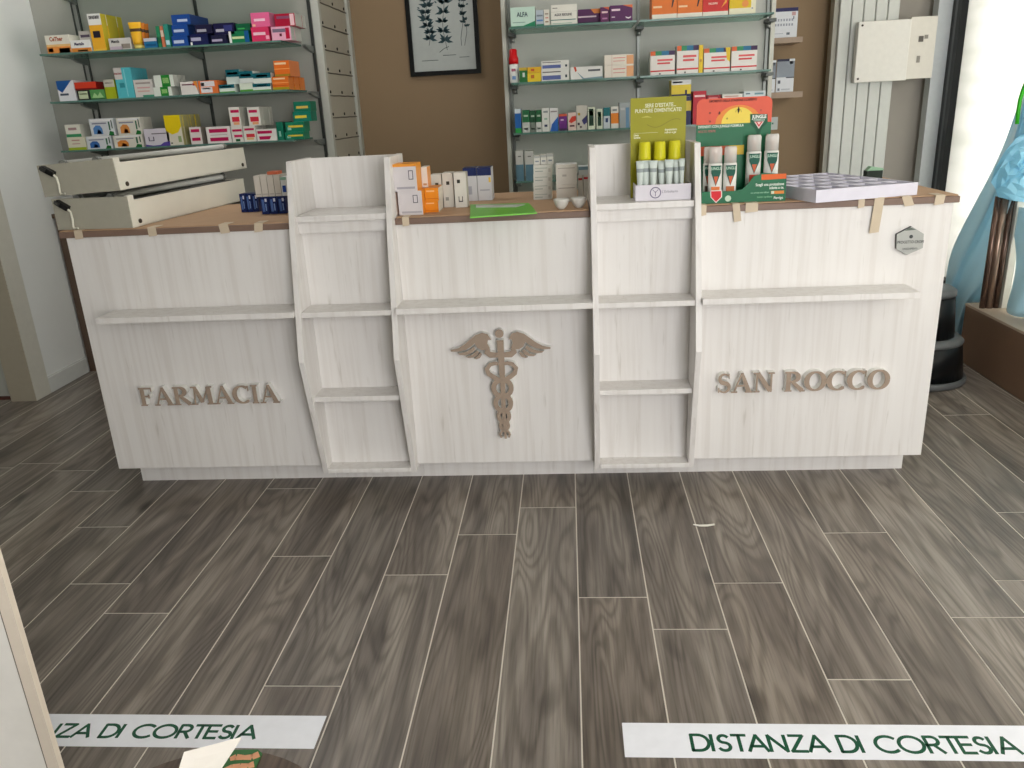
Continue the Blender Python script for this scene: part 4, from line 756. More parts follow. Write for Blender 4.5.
# blue drape: ruled folds in the plane next to the glass
BLUE = sheet_mat('sky_blue_plastic_film', (196, 232, 246), (224, 245, 253), .8, .15)
t = thing('plastic_sheet', (2.165, 4.5, .05), 'light blue plastic sheet draped beside the window, bunched over the bronze post', 'plastic sheet')
b = MB()
XD = 2.115
left = [(1022, 92), (1006, 142), (992, 172), (975, 204), (960, 232), (950, 254), (946, 278), (944, 300), (944, 330)]
right = [(1030, 92), (1024, 150), (1012, 200), (1008, 232), (1004, 262), (1000, 280), (990, 294), (972, 306), (962, 350)]
rows = []; n = 22
for i, (l, r_) in enumerate(zip(left, right)):
    row = []
    for k in range(n+1):
        f = k/n; x = l[0]+(r_[0]-l[0])*f; y = l[1]+(r_[1]-l[1])*f
        X = XD+.022*math.sin(f*11+i*.55)+.012*math.sin(f*23+i*1.3)
        yy, zz = onX(x, y, X); row.append((X, yy, max(zz, .004)))
    rows.append(b.add(row))
for i in range(len(rows)-1):
    for k in range(n): b.face([rows[i]+k, rows[i]+k+1, rows[i+1]+k+1, rows[i+1]+k], BLUE, True)
o = b.build('hanging_film', t); sb = o.modifiers.new('s', 'SUBSURF'); sb.levels = sb.render_levels = 2
o.modifiers.new('sol', 'SOLIDIFY').thickness = .0015
b = MB()
left = [(1010, 206), (1014, 232), (1018, 262), (1012, 290), (1004, 318)]
rows = []; n = 16
for i, l in enumerate(left):
    row = []
    for k in range(n+1):
        f = k/n; x = l[0]+(1075-l[0])*f; y = l[1]+(8+i*3)*f
        X = XD+.02*math.sin(f*13+i*.9); yy, zz = onX(x, y, X); row.append((X, yy, max(zz, zE+.004)))
    rows.append(b.add(row))
for i in range(len(rows)-1):
    for k in range(n): b.face([rows[i]+k, rows[i]+k+1, rows[i+1]+k+1, rows[i+1]+k], BLUE, True)
o = b.build('hanging_film', t); sb = o.modifiers.new('s', 'SUBSURF'); sb.levels = sb.render_levels = 2
o.modifiers.new('sol', 'SOLIDIFY').thickness = .0015
# bunched part over the post
b = MB(); BL2 = sheet_mat('folded_blue_plastic_film', (150, 212, 238), (176, 226, 244), .65)
pts2 = [(1006, 150), (1016, 138), (1034, 128), (1060, 130), (1060, 196), (1034, 203), (1014, 201), (998, 197), (996, 190), (991, 182), (995, 168), (1001, 158)]
cen = (1024, 168); nr = 5; ny = ypst-.05; ring = []
for r_ in range(nr+1):
    f = 1-r_/nr*.85; row = []
    for k, (x, y) in enumerate(pts2):
        xx = cen[0]+(x-cen[0])*f; yy = cen[1]+(y-cen[1])*f
        dpt = -.075*(1-f**2)-.012*math.sin(k*2.4+r_*1.7)
        X, Z = onY(xx, yy, ny+dpt); row.append((X, ny+dpt, Z))
    ring.append(b.add(row))
m_ = len(pts2)
for r_ in range(nr):
    for k in range(m_):
        j = (k+1) % m_; b.face([ring[r_]+k, ring[r_]+j, ring[r_+1]+j, ring[r_+1]+k], BL2, False)
b.face([ring[-1]+k for k in range(m_)], BL2, False)
back = b.add([(onY(x, y, ny+.06)[0], ny+.06, onY(x, y, ny+.06)[1]) for x, y in pts2])
for k in range(m_):
    j = (k+1) % m_; b.face([back+k, back+j, ring[0]+j, ring[0]+k], BL2, False)
b.build('bunched_film', t)
b = MB(); P3 = []
for (x, y) in ((1017, 124), (1018, 112), (1020, 100), (1023, 90), (1028, 78), (1036, 66)):
    X, Z = onY(x, y, ypst-.02); P3.append((X, ypst-.02, Z))
b.tube(P3, .009, mt((50, 176, 30), .35), 8); tag(b.build('green_strap'), 'bright green strap hanging down to the bunched blue sheet', 'strap')

# bin
bcx, bcy = 1.69, 3.86
r_ = onY(961, 380, bcy)[0]-bcx
zt = onY(942, 289, bcy-r_*.3)[1]-.0
Mb = Matrix.Translation((bcx, bcy, 0)); BK = mt((16, 17, 18), .35); GB = mt((96, 98, 98), .35)
t = thing('waste_bin', (bcx, bcy, 0), 'black two-tier waste bin with grey rims standing on the floor right of the counter', 'bin')
b = MB(); b.lathe([(r_*.96, 0), (r_*1.0, .012), (r_*1.0, .028), (r_*.96, .034)], GB, Mb, 36); b.build('base_ring', t)
b = MB(); zm = zt*.47; b.lathe([(r_*.93, .034), (r_*.84, zm-.02)], BK, Mb, 36); b.build('lower_drum', t)
b = MB(); b.lathe([(r_*.84, zm-.02), (r_*.86, zm-.008), (r_*.80, zm+.006), (r_*.66, zm+.012)], GB, Mb, 36); b.build('middle_rim', t)
b = MB(); b.lathe([(r_*.66, zm+.012), (r_*.58, zt-.035)], BK, Mb, 36); b.build('upper_drum', t)
b = MB(); b.lathe([(r_*.60, zt-.035), (r_*.60, zt-.012), (r_*.52, zt), (r_*.25, zt+.004)], GB, Mb, 36); b.build('lid', t)

# ------------------------------------------------------------------ things on the worktop
ZT = 1.0207
# --- light fixtures
FXW = wall_mat('off_white_sheet_metal', (246, 243, 230), 9, .12, .4); FXG = mt((172, 169, 154), .5)
def fixture(origin, ang, L, label, zb, roll=0, pitch=0, ytube=True):
    W_, Hh = .290, .108
    t = thing('light_fixture', origin, label, 'light fixture', 'white light fixtures on the worktop')
    R = Matrix.Translation(origin) @ Matrix.Rotation(ang, 4, 'Z') @ Matrix.Rotation(pitch, 4, 'X') @ Matrix.Rotation(roll, 4, 'Y')
    # local: x across the end plate, y along the length
    b = MB(); b.box(0, W_, 0, .006, .0, Hh, FXG, R); b.build('end_plate', t)
    b = MB()
    b.box(W_-.004, W_, .006, L, .0, Hh*.86, FXW, R); b.box(0, .004, .006, L, .0, Hh*.86, FXW, R); b.box(0, W_, .006, L, 0, .004, FXW, R)
    b.box(W_-.010, W_+.003, .004, .035, 0, Hh*1.02, FXW, R); b.box(W_-.010, W_+.001, .035, L, Hh*.82, Hh*.86, FXW, R)
    b.box(.004, W_-.004, L-.004, L, 0, Hh*.86, FXW, R)
    b.build('housing', t)
    b = MB(); b.box(W_-.014, W_-.005, .03, L, .004, .014, FXW, R); b.build('lower_lip', t)
    for k, xx in enumerate((.075, .205)):
        b = MB(); b.tube([R @ Vector((xx, .05, Hh*.97)), R @ Vector((xx, L-.02, Hh*.97))], .011, mt((206, 206, 200), .3), 12)
        for yy in (.045, L-.02): b.tube([R @ Vector((xx, yy-.014, Hh*.97)), R @ Vector((xx, yy+.006, Hh*.97))], .0135, METAL, 12)
        b.build('tube', t)
    b = MB(); b.box(.02, W_-.03, .03, L-.02, Hh*.82, Hh*.85, mt((44, 42, 38), .3), R); b.build('gap_shade_sheet', t)  # dark sheet painting in the shaded gap between lip and tubes
    b = MB()
    for (yy) in (.05, L-.04): b.lathe([(.008, 0), (.008, .004)], mt((70, 62, 50)), R @ Matrix.Translation((W_, yy, .018)) @ Matrix.Rotation(PI/2, 4, 'Y'), 10)
    b.build('screw', t)
    # connector and bent wire on the end plate
    b = MB(); RC = R @ Matrix.Translation((.045, -.008, Hh*.80)) @ Matrix.Rotation(.55, 4, 'Y')
    b.box(-.022, .024, -.010, .008, -.009, .009, mt((24, 24, 24), .4), RC); b.box(-.026, -.004, -.012, -.009, -.006, .006, mt((60, 60, 58), .4), RC); b.build('connector', t)
    b = MB(); P = [(.066, -.012, Hh*.66), (.075, -.014, Hh*.58), (.077, -.015, Hh*.35), (.074, -.016, Hh*.12), (.079, -.018, Hh*.06), (.095, -.02, Hh*.07)]
    b.tube([R @ Vector(q) for q in P], .0038, mt((232, 230, 214), .4), 8); b.build('wire', t)
    return R
ang1 = -.092
La = onZ(132.5, 228, ZT)
R1 = fixture((La[0]-math.cos(ang1)*.290, La[1]-math.sin(ang1)*.290, ZT), ang1, .86, 'lower of two long white light fixtures lying on the left worktop', ZT)
zu = ZT+.1185; ang2 = -.07
U = onZ(122, 194.5, zu+.004); U = (-1.553, 2.755)
R2 = fixture((U[0]-math.cos(ang2)*.290, U[1]-math.sin(ang2)*.290, zu-.004), ang2, 1.0, 'upper of two long white light fixtures, stacked on the other one', zu, roll=-.045, pitch=.0)
def tcarton(x0, x1, yt, yb, base, label, Y=None, on=None, dep=.06, rot=0, group=None, **kw):
    """carton on the worktop; Y from its lower front edge unless given"""
    if Y is None: Y = onZ((x0+x1)/2, yb, ZT)[1]
    zb = ZT if on is None else on+.0005
    return C(x0, x1, yt, yb, Y, dep, base, zb=zb, label=label, group=group, rot=rot, **kw), Y
NV = (24, 40, 92)
nvp = [(.15, .15, .45, .85, (80, 110, 170)), (.55, .72, .8, .9, (210, 216, 230)), (.55, .2, .7, .6, (120, 150, 200))]
gN = 'navy cartons beside the left tower'
ordl = ['leftmost', 'second from left', 'third from left']
for i in range(3):
    za, Ya = tcarton(240+6.2*i, 245.6+6.2*i, 194-.3*i, 208.5, NV, ['leftmost', 'middle', 'rightmost'][i]+' of the three rear navy cartons on the left worktop', Y=3.08, dep=.05, group=gN, pats=nvp)
for i in range(3):
    zN, YN = tcarton(261+8.6*i, 268.8+8.6*i, 197-.4*i, 213.5, NV, ['leftmost', 'middle', 'rightmost'][i]+' of the three front navy cartons under the pale cartons', Y=2.98, dep=.09, group=gN, pats=nvp)
for i in range(4):
    zW, _ = tcarton(254.5+6.6*i, 260.6+6.6*i, 176-.4*i, 196, (206, 200, 190), ['first', 'second', 'third', 'fourth'][i]+' pale grey carton from the left, on the navy cartons', Y=2.985, on=zN, dep=.085, group='pale cartons on the navy cartons', side=(190, 184, 174), pats=[(.1, .1, .9, .14, (170, 164, 156))])
tcarton(281.2, 287, 177, 196, (222, 226, 226), 'white carton with blue patch on the navy cartons, against the left tower', Y=2.985, on=zN, dep=.085, pats=[(.2, .2, .8, .55, (30, 70, 160)), (0, .85, 1, 1, (150, 190, 170))])
tcarton(267, 277.5, 171.5, 175, (206, 110, 80), 'small red-orange carton lying on the pale cartons', Y=3.0, on=zW, dep=.05)

# middle worktop
zA, YA = tcarton(398.5, 422.5, 191, 217.5, (214, 208, 210), 'lower white carton with orange edge beside the left tower', Y=2.775, dep=.10, side=(236, 150, 44), top=(236, 150, 44), pats=[(.12, .08, .95, .16, (176, 172, 178)), (.62, .5, .82, .53, (90, 86, 96)), (.62, .5, .65, .8, (90, 86, 96)), (.79, .5, .82, .8, (90, 86, 96)), (.62, .8, .82, .83, (90, 86, 96))])
tcarton(393, 416.5, 164, 190.5, (214, 208, 210), 'upper white carton with orange top, stacked on the lower one', Y=2.77, on=zA, dep=.10, side=(238, 154, 44), top=(236, 150, 44), pats=[(0, .9, 1, 1, (236, 156, 60)), (.12, .08, .9, .16, (170, 166, 174)), (.66, .42, .86, .45, (90, 86, 96)), (.66, .42, .69, .76, (90, 86, 96)), (.83, .42, .86, .76, (90, 86, 96)), (.66, .73, .86, .76, (90, 86, 96))])
zB, YB1 = tcarton(425, 438.5, 201, 214.5, (232, 142, 34), 'lower orange carton beside the white ones', Y=2.83, dep=.11, side=(224, 214, 200), pats=[(.1, .75, .7, .85, (250, 200, 140)), (0, .15, 1, .2, (206, 110, 20))])
zB2, _ = tcarton(425, 438.5, 188, 200.5, (234, 146, 36), 'upper orange carton on the lower orange one', Y=2.83, on=zB, dep=.11, side=(224, 214, 200), pats=[(.1, .7, .7, .82, (250, 200, 140)), (0, .15, 1, .2, (206, 110, 20))])
zB3, _ = tcarton(421.5, 427.5, 167, 188, (222, 216, 210), 'slim white carton with orange edge standing on the orange cartons', Y=2.86, on=zB2, dep=.07, side=(236, 160, 90), pats=[(.2, .1, .8, .2, (190, 150, 110))])
tcarton(431.5, 442, 174.5, 206, (212, 208, 198), 'first slim white carton behind the orange ones', Y=2.96, dep=.06, pats=[(.4, .62, .7, .75, (60, 64, 50)), (.1, .3, .9, .34, (180, 176, 166))])
tcarton(443, 453.5, 173, 206.5, (214, 210, 200), 'second slim white carton, in the middle of the slim ones', Y=2.96, dep=.07, side=(190, 182, 166), pats=[(.35, .66, .65, .76, (50, 50, 44)), (.2, .2, .5, .3, (150, 148, 140))])
tcarton(454.5, 466.5, 172.5, 207, (220, 216, 208), 'third slim white carton, nearest the navy topped ones', Y=2.94, dep=.06, side=(200, 194, 180), pats=[(.25, .7, .5, .8, (50, 50, 44)), (.3, .16, .65, .19, (70, 70, 74)), (.3, .16, .36, .32, (70, 70, 74)), (.59, .16, .65, .32, (70, 70, 74))])
tcarton(463.5, 477, 168, 199, (210, 210, 212), 'left of two white cartons with navy top on the middle worktop', Y=3.14, dep=.09, top=(28, 40, 84), pats=[(0, .76, 1, 1, (28, 40, 90)), (.3, .2, .6, .45, (170, 172, 180))])
tcarton(477.5, 491.5, 167.5, 198, (210, 210, 212), 'right of two white cartons with navy top on the middle worktop', Y=3.14, dep=.09, top=(28, 40, 84), pats=[(0, .76, 1, 1, (28, 40, 90)), (.15, .3, .85, .34, (170, 172, 180)), (.8, .55, .95, .7, (226, 190, 80))])
wp = [(.08, .25, .5, .35, (150, 160, 150)), (.08, .6, .75, .7, (170, 176, 166)), (.8, .2, .92, .6, (190, 186, 176))]
zz = None
for i, (a, c) in enumerate(((191.5, 200), (183, 191), (174, 182.5), (165, 173.5))):
    zz, Yk = tcarton(533.5, 552, a, c, (214, 213, 204), ['bottom', 'second from bottom', 'third from bottom', 'topmost'][i]+' white carton of the left stack on the middle worktop', Y=3.09, on=zz, dep=.10, side=(196, 194, 184), group='white cartons on the middle worktop', pats=wp)
for i in range(3):
    tcarton(534+6.6*i, 540+6.6*i, 156-1*i, 164.5, (216, 214, 206), ['left', 'middle', 'right'][i]+' small white carton on top of the left white stack', Y=3.11, on=zz, dep=.07, group='small white cartons on the stack', pats=[(0, .75, 1, 1, (170, 172, 168)), (.2, .3, .8, .45, (120, 130, 140))])
z2, _ = tcarton(556.5, 577, 184.5, 202, (214, 208, 198), 'lower white carton of the right stack on the middle worktop', Y=2.98, dep=.10, side=(196, 190, 180), group='white cartons on the middle worktop', pats=[(.1, .78, .9, .82, (150, 140, 130)), (.1, .2, .8, .24, (190, 184, 176))])
z2, _ = tcarton(556, 577, 164.5, 184, (214, 208, 198), 'upper white carton of the right stack on the middle worktop', Y=2.98, on=z2, dep=.10, side=(196, 190, 180), top=(226, 226, 224), pats=[(.1, .8, .9, .84, (170, 160, 150)), (.3, .4, .5, .5, (180, 174, 166))], group='white cartons on the middle worktop')
tcarton(578, 582.8, 175, 200, (216, 214, 208), 'slim white carton beside the right white stack', Y=3.0, dep=.08, side=(190, 190, 186), pats=[(.1, .8, .9, .88, (180, 60, 60))])
z3, _ = tcarton(583.4, 588.5, 175, 200, (220, 218, 212), 'slim white carton with red mark against the second tower', Y=3.0, dep=.08, side=(190, 190, 186), pats=[(.1, .84, .9, .92, (200, 40, 50))])
tcarton(578.5, 590, 166.5, 174.5, (216, 222, 224), 'low white and blue carton on the two slim ones', Y=3.0, on=z3, dep=.08, pats=[(0, .6, 1, 1, (130, 160, 176))])
# small bowls
for i, (x0, x1) in enumerate(((553.5, 569), (571, 586.5))):
    Yk = onZ((x0+x1)/2, 210.5-1.5*i, ZT)[1]+.035; xa = onY(x0, 204, Yk)[0]; xb = onY(x1, 204, Yk)[0]; r_ = (xb-xa)/2
    b = MB(); n = 8; pr = [(r_*.35, 0)]+[(r_*math.sin(PI/2*k/n*.8+.32), .034*(k/n)**1.3+.001) for k in range(1, n+1)]+[(r_*.93, .034), (r_*.6, .010), (r_*.2, .006)]
    b.lathe(pr, mt((214, 212, 204), .35), Matrix.Translation(((xa+xb)/2, Yk, ZT)), 24)
    tag(b.build('small_bowl'), ['left', 'right'][i]+' small white bowl at the front of the white cartons', 'bowl', 'small white bowls')
# green folder
q = [onZ(x, y, ZT+.003) for x, y in ((470, 217.5), (537, 213), (529, 203.5), (470.5, 205))]
b = MB(); b.prism(q, mt((110, 190, 60), .35), 'z', ZT+.0002, ZT+.005); o = b.build('folder')
tag(o, 'bright green flat folder lying on the middle worktop', 'folder')
q = [onZ(x, y, ZT+.006) for x, y in ((476, 207.5), (516, 207), (525, 204.5), (476, 205))]
b = MB(); b.prism(q, mt((196, 204, 196), .3), 'z', ZT+.0053, ZT+.0068); tag(b.build('paper_slip'), 'pale clear slip lying on the green folder', 'slip')

# --- masking tape strips
TAPE = mt((208, 192, 168), .5)
def tape(x, y0, y1, w, label, slant=0, zt=None):
    xa, z1 = onY(x, y0, 2.7205); _, z0 = onY(x, y1, 2.7205); hw = w/2/300
    z1 = ZT+.0003
    b = MB(); lo = min(z0, .99)
    b.prism([(xa-hw+slant, lo), (xa+hw+slant, lo+.003), (xa+hw, z1), (xa-hw, z1)], TAPE, 'y', 2.7205, 2.7215)
    b.box(xa-hw, xa+hw, 2.7205, 2.78, z1, z1+.0008, TAPE); tag(b.build('tape_strip'), label, 'tape', 'masking tape strips')
tape(77, 228, 236, 9, 'masking tape strip under the wire of the lower light fixture')
tape(151, 226, 234, 9, 'masking tape strip on the worktop edge right of the lower light fixture plate')
tape(222, 219, 230, 10, 'masking tape strip on the left worktop edge, below the rear navy cartons', .004)
tape(258, 221, 229, 9, 'masking tape strip on the left worktop edge, nearest the left tower', -.004)
tape(405, 214, 222, 7, 'small crumpled tape strip below the lower white and orange carton')
tape(704, 206, 216, 5, 'tape strip below the left end of the orange and green display')
tape(736, 205, 222, 7, 'tape strip hanging below the orange and green display', .008)
tape(752, 204, 210, 12, 'wide tape strip below the middle of the orange and green display')
tape(880, 197, 233, 9, 'long yellowish tape strip hanging right of the white organiser tray middle', -.008)
tape(907, 194, 206, 9, 'curled tape strip at the front corner of the white organiser tray', .012)
tape(941, 194, 204, 9, 'tape strip at the right end of the counter', -.003)
tape(862, 198, 203, 6, 'short tape strip under the middle of the white organiser tray')

# --- organiser tray
TR = [onZ(815.5, 203, ZT), onZ(916.8, 194.8, ZT)]
ax = Vector((TR[1][0]-TR[0][0], TR[1][1]-TR[0][1])); LW = ax.length; an = math.atan2(ax.y, ax.x)
Rt = Matrix.Translation((TR[0][0], TR[0][1], ZT)) @ Matrix.Rotation(an, 4, 'Z')
TW = mt((222, 220, 232), .35); HT = .040; DP = .50
t = thing('organiser_tray', (TR[0][0], TR[0][1], ZT), 'white plastic organiser tray of many open cells lying on the right worktop', 'tray')
b = MB(); b.box(0, LW, 0, DP, 0, .004, TW, Rt)
for (a, c, d, e) in ((0, LW, 0, .006), (0, LW, DP-.006, DP), (0, .006, .006, DP-.006), (LW-.006, LW, .006, DP-.006)): b.box(a, c, d, e, .004, HT, TW, Rt)
b.build('shell', t)
b = MB(); nc, nr = 6, 5
for i in range(1, nc): b.box(LW*i/nc-.005, LW*i/nc+.005, .006, DP-.006, .004, HT-.0005, TW, Rt)
b.build('long_divider', t)
b = MB()
for j in range(1, nr): b.box(.006, LW-.006, DP*j/nr-.005, DP*j/nr+.005, .004, HT-.001, TW, Rt)
b.build('cross_divider', t)
b = MB(); IN = mt((176, 174, 196), .4)
for i in range(nc):
    for j in range(nr): b.box(LW*i/nc+.012, LW*(i+1)/nc-.012, DP*j/nr+.012, DP*(j+1)/nr-.012, .004, .014, IN, Rt)
b.build('cell_floor', t)
# small clip / stapler behind it
q = onZ(874, 178, ZT)
b = MB(); cxs, cys = 1.195, 3.30
b.box(cxs-.03, cxs+.03, cys, cys+.04, ZT, ZT+.034, mt((26, 40, 32), .4)); b.prism([(cxs-.028, ZT+.0342), (cxs+.036, ZT+.0342), (cxs+.03, ZT+.042), (cxs-.015, ZT+.05)], mt((150, 190, 160), .35), 'y', cys+.004, cys+.036)
tag(b.build('stapler'), 'small dark stapler with pale green top behind the white organiser tray', 'stapler')

# --- olive display in the tower niche
ZN = 1.0405
Y1 = 2.73; xa = onY(635.5, 195, Y1)[0]; xb = onY(691, 195, Y1)[0]; xb = min(xb, .408); h = onY(660, 184.5, Y1)[1]-ZN
t = thing('counter_display', ((xa+xb)/2, Y1, ZN), 'olive green counter display with white tray standing in the right tower niche', 'display')
WT = mt((222, 218, 226), .4); dpt = .10
b = MB(); b.box(xa, xb, Y1, Y1+.003, ZN, ZN+h, WT); b.box(xa, xa+.003, Y1+.003, Y1+dpt, ZN, ZN+h, WT); b.box(xb-.003, xb, Y1+.003, Y1+dpt, ZN, ZN+h, WT); b.box(xa, xb, Y1+.003, Y1+dpt, ZN+h*.45, ZN+h*.5, WT)
xc = xa+(xb-xa)*.36; zc = ZN+h*.5
ring = [(xc+.017*math.cos(k*PI/12), zc+.017*math.sin(k*PI/12)) for k in range(24)]; b.ribbon(ring, .0016, mt((120, 112, 140)), Y1-.0006, Y1, closed=True)
b.ribbon([(xc, zc-.012), (xc, zc+.004)], .001, mt((120, 112, 140)), Y1-.0006, Y1); b.ribbon([(xc-.009, zc+.010), (xc, zc), (xc+.009, zc+.010)], .001, mt((120, 112, 140)), Y1-.0006, Y1)
b.text('L\'Erbolario', frontM(xa+(xb-xa)*.62, Y1-.0004, zc+.002), .012, mt((130, 126, 140)))
b.build('tray', t)
Y2 = Y1+dpt+.002; x0 = onY(630.5, 140, Y2)[0]; x1 = onY(685.5, 140, Y2)[0]; z1 = onY(658, 97, Y2)[1]
OL = mt((156, 152, 24), .45); OT = mt((226, 226, 190), .45)
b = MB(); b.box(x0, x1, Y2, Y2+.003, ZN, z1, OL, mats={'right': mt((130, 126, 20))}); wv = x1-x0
def T(s_, u, z, sz, c=OT, al='CENTER', sx=.85, bold=.0004): b.text(s_, frontM(x0+wv*u, Y2-.0004, z), sz, c, al, sx, bold)
T('SERE D\'ESTATE...', .54, z1-.026, .0165); T('PUNTURE DIMENTICATE!', .5, z1-.042, .0165, sx=.82)
for (u, z, s_, w_) in ((.06, .118, 'Linea', .012), (.06, .126, 'lenitiva', .011), (.62, .104, 'dopopuntura', .010), (.62, .113, 'roll-on e gel', .009)):
    T(s_, u, z1-z, .009, OT, 'LEFT')
b.box(x0+wv*.06, x0+wv*.5, Y2-.0004, Y2, z1-.112, z1-.1112, OT)
b.ribbon([(x0+wv*(.3+.6*k/14), z1-.083-.012*math.sin(k/14*5.2+.2)) for k in range(15)], .0007, mt((110, 106, 20)), Y2-.0005, Y2)
b.ribbon([(x0+wv*.2, z1-.062), (x0+wv*.3, z1-.060), (x0+wv*.38, z1-.063)], [.0005, .0022, .0005], mt((196, 190, 90)), Y2-.0005, Y2)
b.build('backboard', t)
YC = Y1+.062; zbs = ZN+h*.5+.0006
for i, (a, c, yt) in enumerate(((638.5, 651, 142), (653.5, 666, 141.5), (668, 681, 140.5))):
    xa_ = onY(a, 150, YC)[0]; xb_ = onY(c, 150, YC)[0]; r_ = (xb_-xa_)/2; zt = onY((a+c)/2, yt, YC-r_*.5)[1]; zc_ = onY((a+c)/2, 160.5, YC-r_)[1]
    tt = thing('roll_on_bottle', ((xa_+xb_)/2, YC, zbs), ['leftmost', 'middle', 'rightmost'][i]+' white bottle with yellow cap in the olive display', 'bottle', 'yellow capped bottles in the olive display')
    Mx = Matrix.Translation(((xa_+xb_)/2, YC, 0))
    b = MB(); b.lathe([(r_*.9, zbs), (r_, zbs+.004), (r_, zc_-.004), (r_*.9, zc_)], mt((214, 220, 212), .3), Mx, 20); b.build('body', tt)
    b = MB(); b.lathe([(r_*1.02, zc_), (r_*.98, zc_+.01), (r_*.88, zt-.004), (r_*.78, zt)], mt((214, 208, 40), .3), Mx, 20); b.build('cap', tt)
for i, (a, c, yt) in enumerate(((636.5, 643.5, 161), (641, 650, 160.5), (649.5, 657, 160.5), (658, 665, 162), (665, 673, 159.5), (673, 680, 159.5), (679, 684.5, 158.5))):
    cap_tube(a, c, yt, 184.5, Y1+.018+.012*(i % 2), zbs, (206, 216, 210), (226, 228, 226), ['leftmost', 'second from left', 'third from left', 'fourth from left', 'third from right', 'second from right', 'rightmost'][i]+' small silvery tube at the front of the olive display', .15, 'small tubes in the olive display', name='sample_tube', band=(150, 160, 160))

# --- orange and green display on the right worktop
Y1 = 2.75
xa = onY(701.5, 198, Y1)[0]; xb = onY(786, 190, Y1)[0]; WV = xb-xa
def U(x, y, Y=Y1): X, Z = onY(x, y, Y); return (X, max(Z, ZT))
DG = mt((14, 104, 66), .4)
t = thing('counter_display', ((xa+xb)/2, Y1, ZT), 'orange and green insect repellent display standing on the right worktop beside the tower', 'display')
b = MB()
fr = [(xa, ZT), (xb, ZT), U(786.5, 174), U(764, 173), U(754, 176), U(748, 184), U(742, 189.5), U(734, 191), U(702, 192)]
b.prism(fr, DG, 'y', Y1, Y1+.003)
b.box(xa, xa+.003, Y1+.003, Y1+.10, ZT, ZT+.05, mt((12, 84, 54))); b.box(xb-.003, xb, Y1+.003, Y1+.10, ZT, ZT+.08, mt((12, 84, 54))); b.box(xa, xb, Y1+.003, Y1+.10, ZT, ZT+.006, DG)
b.box(xa+WV*.5, xb-.003, Y1+.05, Y1+.10, ZT+.006, ZT+.036, DG)
a0, a1 = U(761.5, 175), U(786, 179)
b.prism([U(761.5, 180), U(786.3, 178.5), U(786.4, 173.5), U(761.5, 174.5)], mt((226, 104, 44)), 'y', Y1-.0006, Y1)
SH = [U(710, 190.5), U(722, 190), U(722, 197), U(716, 203), U(710.5, 197.5)]
b.prism(SH, mt((232, 220, 214)), 'y', Y1-.0008, Y1)
cxh = sum(q[0] for q in SH)/5; czh = sum(q[1] for q in SH)/5
b.prism([(cxh+(q[0]-cxh)*.84, czh+(q[1]-czh)*.84) for q in SH], mt((214, 40, 50)), 'y', Y1-.0012, Y1)
X_, Z_ = U(728, 198.5); b.lathe([(.010, 0), (.010, .0006)], mt((200, 222, 200)), Matrix.Translation((X_, Y1, Z_)) @ Matrix.Rotation(PI/2, 4, 'X'), 16)
def DT(s_, x, y, sz, c, al='RIGHT', Y=Y1): X, Z = U(x, y, Y); b.text(s_, frontM(X, Y-.001, Z), sz, mt(c), al, .85, .0003)
DT('Scegli una protezione', 784, 183.8, .0125, (226, 236, 226)); DT('adatta a te.', 784, 187.3, .0125, (226, 236, 226))
DT('con principi attivi efficaci', 769, 192.2, .007, (130, 180, 150)); DT('insetto repellente', 772, 196.5, .008, (110, 170, 130)); DT('Perrigo', 783, 197.5, .012, (226, 236, 226))
b.prism([U(771, 194), U(784, 193.5), U(784, 190.5), U(771, 191)], mt((226, 140, 60)), 'y', Y1-.0006, Y1)
b.prism([U(771.2, 193.8), U(774, 193.7), U(774, 191), U(771.2, 191.2)], mt((200, 224, 200)), 'y', Y1-.0009, Y1)
for k, s_ in enumerate(('FINO', 'A 8 ORE')): DT(s_, 716, 193.6+2.6*k, .007, (250, 220, 220), 'CENTER')
b.build('tray', t)
# back board with rounded top
Y2 = Y1+.103
def V(x, y): return onY(x, y, Y2)
bl, br = V(696, 142), V(771, 140); tl, tr = V(697, 99.5), V(772, 96.5)
xL, xRr = V(696.5, 120)[0], V(771.5, 120)[0]; zT = V(735, 97.5)[1]; zM = V(733, 123.5)[1]; zBt = ZT
r_ = .022
top = [(xRr, zM)]+[(xRr-r_+r_*math.cos(a*PI/12), zT-r_+r_*math.sin(a*PI/12)) for a in range(7)]+[(xL+r_-r_*math.sin(a*PI/12), zT-r_+r_*math.cos(a*PI/12)) for a in range(7)]+[(xL, zM)]
b = MB(); b.prism(top[::-1], mt((222, 86, 56), .4), 'y', Y2, Y2+.004)
b.prism([(xL+.012, zBt), (xRr-.004, zBt), (xRr, zM), (xL, zM), (xL, V(697, 141)[1])], DG, 'y', Y2, Y2+.004)
zb_ = V(720, 146)[1]; b.box(xL+.014, xL+.16, Y2-.0008, Y2, zb_-.03, zb_, mt((196, 90, 60))); b.box(xL+.11, xL+.16, Y2-.0010, Y2, zb_-.03, zb_, mt((214, 180, 60)))
sc = V(738, 123.4); sr = .055
sun = [(sc[0]+sr*math.cos(a*PI/20), zM+sr*.93*math.sin(a*PI/20)) for a in range(21)]
b.prism([(x+.0, z) for x, z in [(sc[0]+.075*math.cos(a*PI/20), zM+.058*math.sin(a*PI/20)) for a in range(21)]][::-1], mt((232, 140, 64)), 'y', Y2-.0006, Y2)
b.prism(sun[::-1], mt((240, 214, 90)), 'y', Y2-.0010, Y2)
